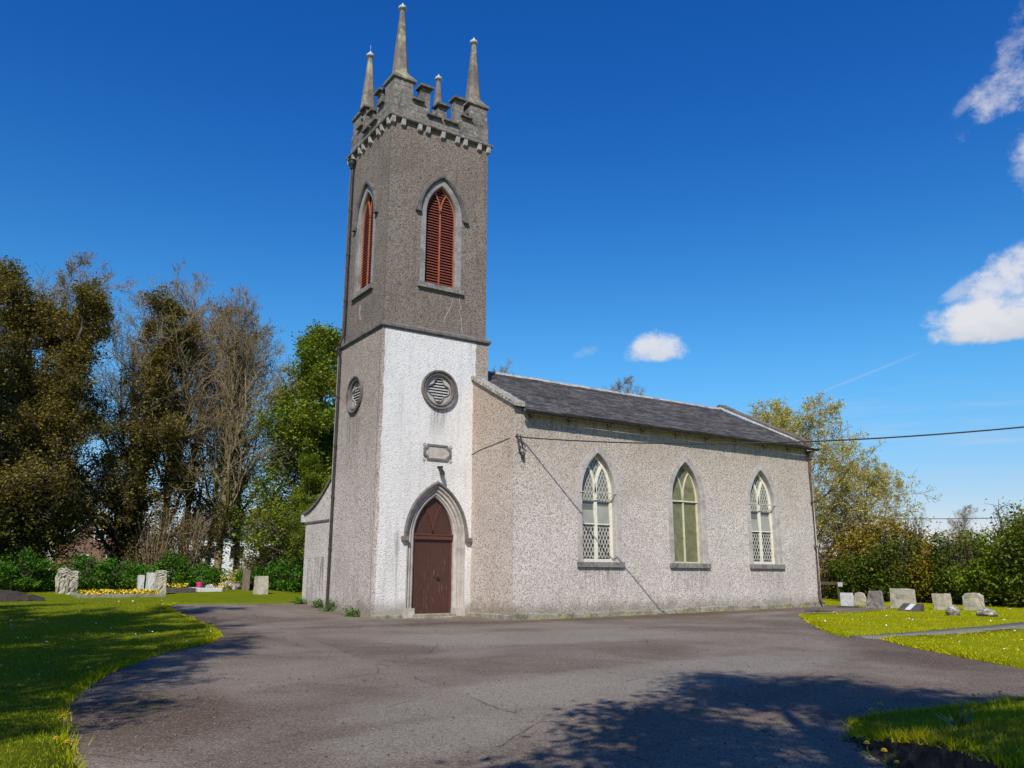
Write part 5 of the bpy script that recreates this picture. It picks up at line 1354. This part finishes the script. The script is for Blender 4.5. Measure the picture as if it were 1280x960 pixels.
def headstone(x, y, w_, h, th, m, label, shape='square', rough=.012, yaw=0.0, tilt=0.0, lean=0.0, base=None, name='headstone', seed=1, group='headstones'):
    """slab facing west: width along y, thickness along x"""
    t = thing(name, (x, y, gh(x, y)), label, 'gravestone', group); rr = random.Random(seed)
    if shape == 'square': out = [(-w_/2, 0), (w_/2, 0), (w_/2, h), (-w_/2, h)]
    elif shape == 'round': out = [(-w_/2, 0), (w_/2, 0)]+[(w_/2*math.cos(a), h*.62+h*.38*math.sin(a)) for a in np.linspace(0, math.pi, 11)]
    elif shape == 'soft': out = [(-w_/2, 0), (w_/2, 0)]+[(w_/2*math.copysign(abs(math.cos(a))**.5, math.cos(a)), h*.55+h*.45*abs(math.sin(a))**.5) for a in np.linspace(0, math.pi, 11)]
    elif shape == 'taper': out = [(-w_*.52, 0), (w_*.52, 0), (w_*.38, h*.96), (-w_*.36, h)]
    elif shape == 'clip': out = [(-w_/2, 0), (w_/2, 0), (w_/2, h*.82), (w_*.3, h), (-w_*.3, h), (-w_/2, h*.86)]
    bm = bmesh.new(); prism(bm, out, -th/2, th/2, lambda u, z, d: Vector((d, u, z)))
    bmesh.ops.triangulate(bm, faces=bm.faces); bmesh.ops.subdivide_edges(bm, edges=bm.edges, cuts=3, use_grid_fill=True)
    for v in bm.verts: v.co += Vector((rr.gauss(0, rough), rr.gauss(0, rough), rr.gauss(0, rough*.7)))
    o = obj('slab', bm, M[m], t, local=True); o.rotation_euler = (tilt, lean, 0)
    if base:
        bw, bh, bd, bmt = base; bm = bmesh.new(); box(bm, (-bd/2, -bw/2, -.1), (bd/2, bw/2, bh), .02); obj('plinth', bm, M[bmt], t, local=True)
        o.location.z = bh-.01
    t.rotation_euler.z = yaw; return t
gr_ = 'headstones on the right lawn'
headstone(18.3, -3.84, .50, .50, .10, 'g_white', 'white upright headstone on a dark slab base, nearest to the nave', 'square', .004, base=(.68, .07, .5, 'g_dark'), group=gr_, seed=2)
headstone(20.0, -3.25, .50, .55, .12, 'g_cream', 'cream rounded headstone half hidden behind the white upright one', 'round', .008, group=gr_, seed=3)
headstone(17.8, -5.37, .66, .58, .12, 'g_grey', 'grey weathered headstone with a slanting top on a rough base', 'taper', .014, base=(.85, .10, .4, 'g_grey'), tilt=.05, group=gr_, seed=4)
headstone(18.5, -6.02, .92, .74, .14, 'g_cream', 'largest cream slab headstone on the right lawn', 'square', .012, tilt=.03, group=gr_, seed=5)
headstone(18.3, -7.62, .62, .60, .13, 'g_cream', 'square cream headstone beside the round boulder', 'square', .010, group=gr_, seed=6)
headstone(19.0, -8.35, .70, .62, .13, 'g_cream', 'cream headstone with softly rounded top, rightmost of the row', 'clip', .012, group=gr_, seed=7)
t = thing('desk_stone', (16.6, -7.45, gh(16.6, -7.5)), 'low dark slanted memorial tablet in front of the cream slab', 'gravestone', gr_)
bm = bmesh.new(); hexa(bm, [(-.22, -.36, .05), (.22, -.36, .05), (.22, .36, .05), (-.22, .36, .05), (-.20, -.36, .10), (.22, -.36, .30), (.22, .36, .30), (-.20, .36, .10)]); obj('tablet', bm, M['g_dark'], t, local=True)
bm = bmesh.new(); hexa(bm, [(-.212, -.10, .095), (.19, -.10, .285), (.19, .09, .285), (-.212, .09, .095), (-.214, -.10, .103), (.19, -.10, .293), (.19, .09, .293), (-.214, .09, .103)]); obj('inscription_plate', bm, M['g_white'], t, local=True)
bm = bmesh.new(); box(bm, (-.2, -.2, -.1), (.15, .2, .06)); obj('foot', bm, M['g_grey'], t, local=True)
def boulder(x, y, rx, ry, rz, label, seed, m='rock'):
    bm = bmesh.new(); bmesh.ops.create_icosphere(bm, subdivisions=3, radius=1.0); rr = random.Random(seed); ph = [rr.random()*6 for _ in range(6)]
    for v in bm.verts:
        p = v.co; k = 1+.10*math.sin(p.x*3+ph[0])*math.sin(p.y*3.3+ph[1])+.08*math.sin(p.z*5+ph[2]+p.x*2)+rr.gauss(0, .02); v.co = Vector((p.x*rx*k, p.y*ry*k, p.z*rz*k+rz*.75))
    o = obj('boulder', bm, M[m], smooth=False); o.location = (x, y, gh(x, y)); return tag(o, label, 'boulder', 'boulders by the headstones')
boulder(15.15, -9.7, .18, .20, .20, 'round speckled boulder between the square and the rounded headstones', 3)
boulder(15.4, -10.6, .22, .31, .16, 'wider flat boulder at the right end of the headstones', 4)
t = thing('low_rail', (23.0, 1.0, .15), 'low brown timber rail with pale ends behind the white headstone', 'rail')
bm = bmesh.new(); box(bm, (-.06, -1.5, .78), (.06, 1.5, .92)); obj('rail', bm, M['wood'], t, local=True)
for yy in (-1.35, 0, 1.35):
    bm = bmesh.new(); box(bm, (-.1, yy-.11, .70), (-.061, yy+.11, .90)); obj('end_block', bm, M['g_white'], t, local=True)
for yy in (-1.2, 1.2):
    bm = bmesh.new(); box(bm, (-.05, yy-.04, -.1), (.05, yy+.04, .775)); obj('post', bm, M['wood'], t, local=True)

gl = 'headstones on the left lawn'
headstone(-6.75, 18.2, .75, 1.12, .34, 'g_cream', 'thick rough twin headstone left of the daffodil plot, rear stone', 'soft', .035, group=gl, seed=11)
headstone(-6.5, 17.0, .62, 1.02, .34, 'g_cream', 'thick rough twin headstone left of the daffodil plot, front stone', 'soft', .035, group=gl, seed=12)
headstone(-3.12, 20.6, .6, .78, .25, 'g_white', 'shorter of the two smooth white slabs right of the daffodil plot', 'square', .004, group=gl, seed=13)
headstone(-2.86, 19.6, .6, .92, .27, 'g_white', 'taller of the two smooth white slabs right of the daffodil plot', 'square', .004, group=gl, seed=14)
headstone(-3.05, 16.2, .6, 1.08, .38, 'g_cream', 'rough pale headstone at the right end of the daffodil kerb', 'soft', .02, group=gl, seed=15)
headstone(1.75, 19.6, .7, 1.06, .20, 'g_brown', 'thin brown headstone left of the tilted pale one', 'square', .008, group=gl, seed=16)
headstone(1.2, 15.2, .7, .88, .48, 'g_cream', 'pale tilted headstone nearest to the vestry', 'taper', .006, tilt=0, lean=0, group=gl, seed=17)
def kerb_plot(x0, x1, y0, y1, label, m, th=.14, h=.16):
    t = thing('grave_plot', ((x0+x1)/2, y0, gh((x0+x1)/2, y0)), label, 'grave'); cx = (x0+x1)/2
    for a, b in (((x0, y0), (x1, y0+th)), ((x0, y1-th), (x1, y1)), ((x0, y0+th+.004), (x0+th, y1-th-.004)), ((x1-th, y0+th+.004), (x1, y1-th-.004))):
        bm = bmesh.new(); box(bm, (a[0]-cx, a[1]-y0, -.1), (b[0]-cx, b[1]-y0, h+.02), .02)
        L = max(abs(b[0]-a[0]), abs(b[1]-a[1])); obj('kerb', bm, M[m], t, local=True)
    bm = bmesh.new(); box(bm, (x0+th-cx, th, -.1), (x1-th-cx, y1-y0-th, h-.06)); obj('bed', bm, M['soil'], t, local=True)
kerb_plot(-6.6, -3.3, 13.4, 16.2, 'kerbed grave plot filled with yellow daffodils', 'kerb')
kerb_plot(-2.3, -1.2, 17.4, 19.4, 'small dark kerbed grave plot beside the rough pale headstone', 'g_dark', h=.25)
kerb_plot(-.9, .25, 18.2, 20.4, 'white kerbed grave plot with a pink pot', 'g_white', h=.22)
def flower_bed(name, x0, x1, y0, y1, n, z, label, seed, m='petal_y', size=.085, hh=.22):
    rg = np.random.default_rng(seed); X = rg.uniform(x0, x1, n); Y = rg.uniform(y0, y1, n); C = np.stack([X, Y, ghv(X, Y)+z+rg.uniform(.3, 1, n)*hh], 1)
    V, F = leaves_np(C, size, rg, .2, 1.0, .3); t = thing(name, ((x0+x1)/2, (y0+y1)/2, gh((x0+x1)/2, (y0+y1)/2)), label, 'flowers'); t['kind'] = 'stuff'
    np_obj('blooms', V, F, M[m], t)
    C2 = np.stack([rg.uniform(x0, x1, n), rg.uniform(y0, y1, n), ghv(X, Y)+z+rg.uniform(0, .8, n)*hh], 1); V, F = leaves_np(C2, .13, rg, -.2, .25); np_obj('leaves', V, F, M['leaf_under'], t)
flower_bed('daffodils', -6.4, -3.45, 13.6, 16.0, 750, .08, 'mass of yellow daffodils filling the kerbed plot', 41)
flower_bed('daffodils', -2.2, -1.3, 18.0, 19.4, 110, .2, 'clump of yellow daffodils on the small dark plot', 42)
flower_bed('daffodils', .1, .9, 19.0, 20.5, 60, .1, 'few yellow daffodils right of the white kerbed plot', 43, hh=.3)
flower_bed('wreath_flowers', -.5, .15, 18.5, 20.2, 50, .2, 'pale flowers lying on the white kerbed plot', 44, 'petal_w', .09, .12)
t = thing('flower_pot', (-.72, 18.8, gh(-.7, 18.8)+.2), 'bright pink flower pot on the white kerbed plot', 'pot')
bm = bmesh.new(); r_ = lathe(bm, [(.0, 0), (.13, 0), (.17, .26), (.18, .26), (.18, .30), (.15, .30), (.14, .24), (0, .24)], None, 14, lambda x, y, h: Vector((x, y, h))); obj('pot', bm, M['pot'], t, local=True)
rgx = np.random.default_rng(77); V, F = leaves_np(rgx.normal(size=(60, 3))*np.array([.09, .09, .10])+np.array([0, 0, .42]), .09, rgx); np_obj('plant', V, F, M['leaf_under'], t, local=True)
for i, (x, y, s, lab) in enumerate([(.95, 20.6, .30, 'first low whitish rock edging the yellow flowers'), (1.25, 20.9, .34, 'middle low whitish rock between the plot and the brown headstone'), (1.55, 20.6, .28, 'low whitish rock next to the brown headstone')]):
    boulder(x, y, s, s, s*.8, lab, 20+i)
# dark heap of earth at the far left
bm = bmesh.new(); gridv = []
for i in range(25):
    row = []
    for j in range(13):
        u, v = i/24*2-1, j/12*2-1; hh = max(0, 1-(u*u+v*v)); hh = hh**.8*.42; row.append(bm.verts.new((u*2.1, v*.9, hh+(random.uniform(-.04, .05) if hh > .02 else -.08))))
    gridv.append(row)
for A, B in zip(gridv, gridv[1:]):
    for j in range(12): bm.faces.new([A[j], B[j], B[j+1], A[j+1]])
o = obj('soil_heap', bm, M['soil']); o.location = (-9.9, 11.2, gh(-9.9, 11.2)+.04); tag(o, 'long heap of dark earth on the lawn at the left edge', 'heap')

# ------------------------------------------------------------------ houses far behind the trees
def brick_mat():
    m, t, p = mat('red_brick'); v = ocoord(t)
    b = t.node('ShaderNodeTexBrick', {'Vector': t.map(v, (1, 1, 1)), 'Color1': (0.36, 0.11, 0.06), 'Color2': (0.28, 0.08, 0.045), 'Mortar': (0.22, 0.13, 0.09), 'Scale': 4.0, 'Mortar Size': 0.008}); 
    t.put(p.inputs['Base Color'], b.outputs[0]); t.put(p.inputs['Roughness'], .9); return m
M['brick'] = brick_mat(); M['white_wall'] = simple('white_render', (0.78, 0.78, 0.77), (0.68, 0.68, 0.66), .8, 2)
M['house_roof'] = simple('grey_roof_tiles', (0.16, 0.14, 0.13), (0.11, 0.10, 0.095), .8, 3)
def house(x, y, z0, w_, d, eave, apex, m, label, gable_front=True, wins=(), yaw=0.0):
    t = thing('house', (x, y, z0), label, 'house', 'houses behind the left trees'); bm = bmesh.new()
    if gable_front:
        prism(bm, [(-w_/2, 0), (w_/2, 0), (w_/2, eave), (0, apex), (-w_/2, eave)], 0, d, south(0)); obj('wall', bm, M[m], t, local=True)
        bm = bmesh.new()
        for s in (-1, 1): hexa(bm, [(s*(w_/2+.25), -.2, eave-.25), (0, -.2, apex+.02), (0, d, apex+.02), (s*(w_/2+.25), d, eave-.25), (s*(w_/2+.25), -.2, eave-.10), (0, -.2, apex+.17), (0, d, apex+.17), (s*(w_/2+.25), d, eave-.10)])
        obj('roof', bm, M['house_roof'], t, local=True)
        for s in (-1, 1):
            bm = bmesh.new(); hexa(bm, [(s*(w_/2+.28), -.28, eave-.35), (s*.004, -.28, apex-.10), (s*.004, -.21, apex-.10), (s*(w_/2+.28), -.21, eave-.35), (s*(w_/2+.28), -.28, eave-.08), (s*.004, -.28, apex+.20), (s*.004, -.21, apex+.20), (s*(w_/2+.28), -.21, eave-.08)]); obj('bargeboard', bm, M['white_wall'], t, local=True)
    else:
        box(bm, (-w_/2, 0, 0), (w_/2, d, eave)); obj('wall', bm, M[m], t, local=True)
        bm = bmesh.new(); prism(bm, [(-.4, eave-.02), (d+.4, eave-.02), (d/2, apex)], -w_/2-.3, w_/2+.3, lambda u, z, dd: Vector((dd, u, z))); rf = obj('roof', bm, M['house_roof'], t, local=True)
        bm = bmesh.new(); box(bm, (w_*.2, d/2-.4, apex-.4), (w_*.2+.7, d/2+.4, apex+.8)); obj('chimney', bm, M['brick'], rf, local=True)
    for (u, z, a, b) in wins:
        bm = bmesh.new(); box(bm, (u-a/2-.08, -.05, z-.08), (u+a/2+.08, -.003, z+b+.08)); f = obj('window', bm, M['white_wall'], t, local=True)
        bm = bmesh.new(); box(bm, (u-a/2, -.07, z), (u+a/2, -.052, z+b)); obj('pane', bm, M['glass_low'], f, local=True)
    t.rotation_euler.z = yaw; return t
house(-.2, 60, .8, 5.4, 8, 3.9, 6.2, 'brick', 'red brick house gable with white bargeboards seen between the left trees', wins=[(-1.3, .9, 1, 1.2), (1.3, .9, 1, 1.2), (0, 3.6, .8, .8)])
house(4.6, 62, .8, 4.5, 7, 3.9, 5.2, 'white_wall', 'white house right of the brick gable, glimpsed through trunks', wins=[(-1, 1, 1, 1.2), (1, 1, 1, 1.2)])
house(14.4, 66, .9, 10, 8, 4.3, 6.8, 'white_wall', 'long white house with a grey roof seen between the bare trunks', False, wins=[(-3.5, 2.0, 1.4, 1.3), (-.5, 2.0, 1.4, 1.3), (2.6, 2.0, 1.4, 1.3)])
# distant power line right of the hedge
bm = bmesh.new(); A = Vector((52, 45, 8.6)); B = Vector((76, 3, 6.8)); tube(bm, [A.lerp(B, k/20)-Vector((0, 0, .9*4*(k/20)*(1-k/20))) for k in range(21)], .035, 5)
tag(obj('power_line', bm, M['cable']), 'distant thin power line low over the hedge on the right', 'cable')
for (p, lab) in ((A, 'far wooden pole hidden by the budding trees'), (B, 'far wooden pole beyond the right edge of the photo')):
    bm = bmesh.new(); tube(bm, [(p.x, p.y, 0), (p.x, p.y, p.z+.2)], [.14, .10], 8); tag(obj('utility_pole', bm, M['wood']), lab, 'pole')
for o in sc.objects:
    if 'used' in o: del o['used']
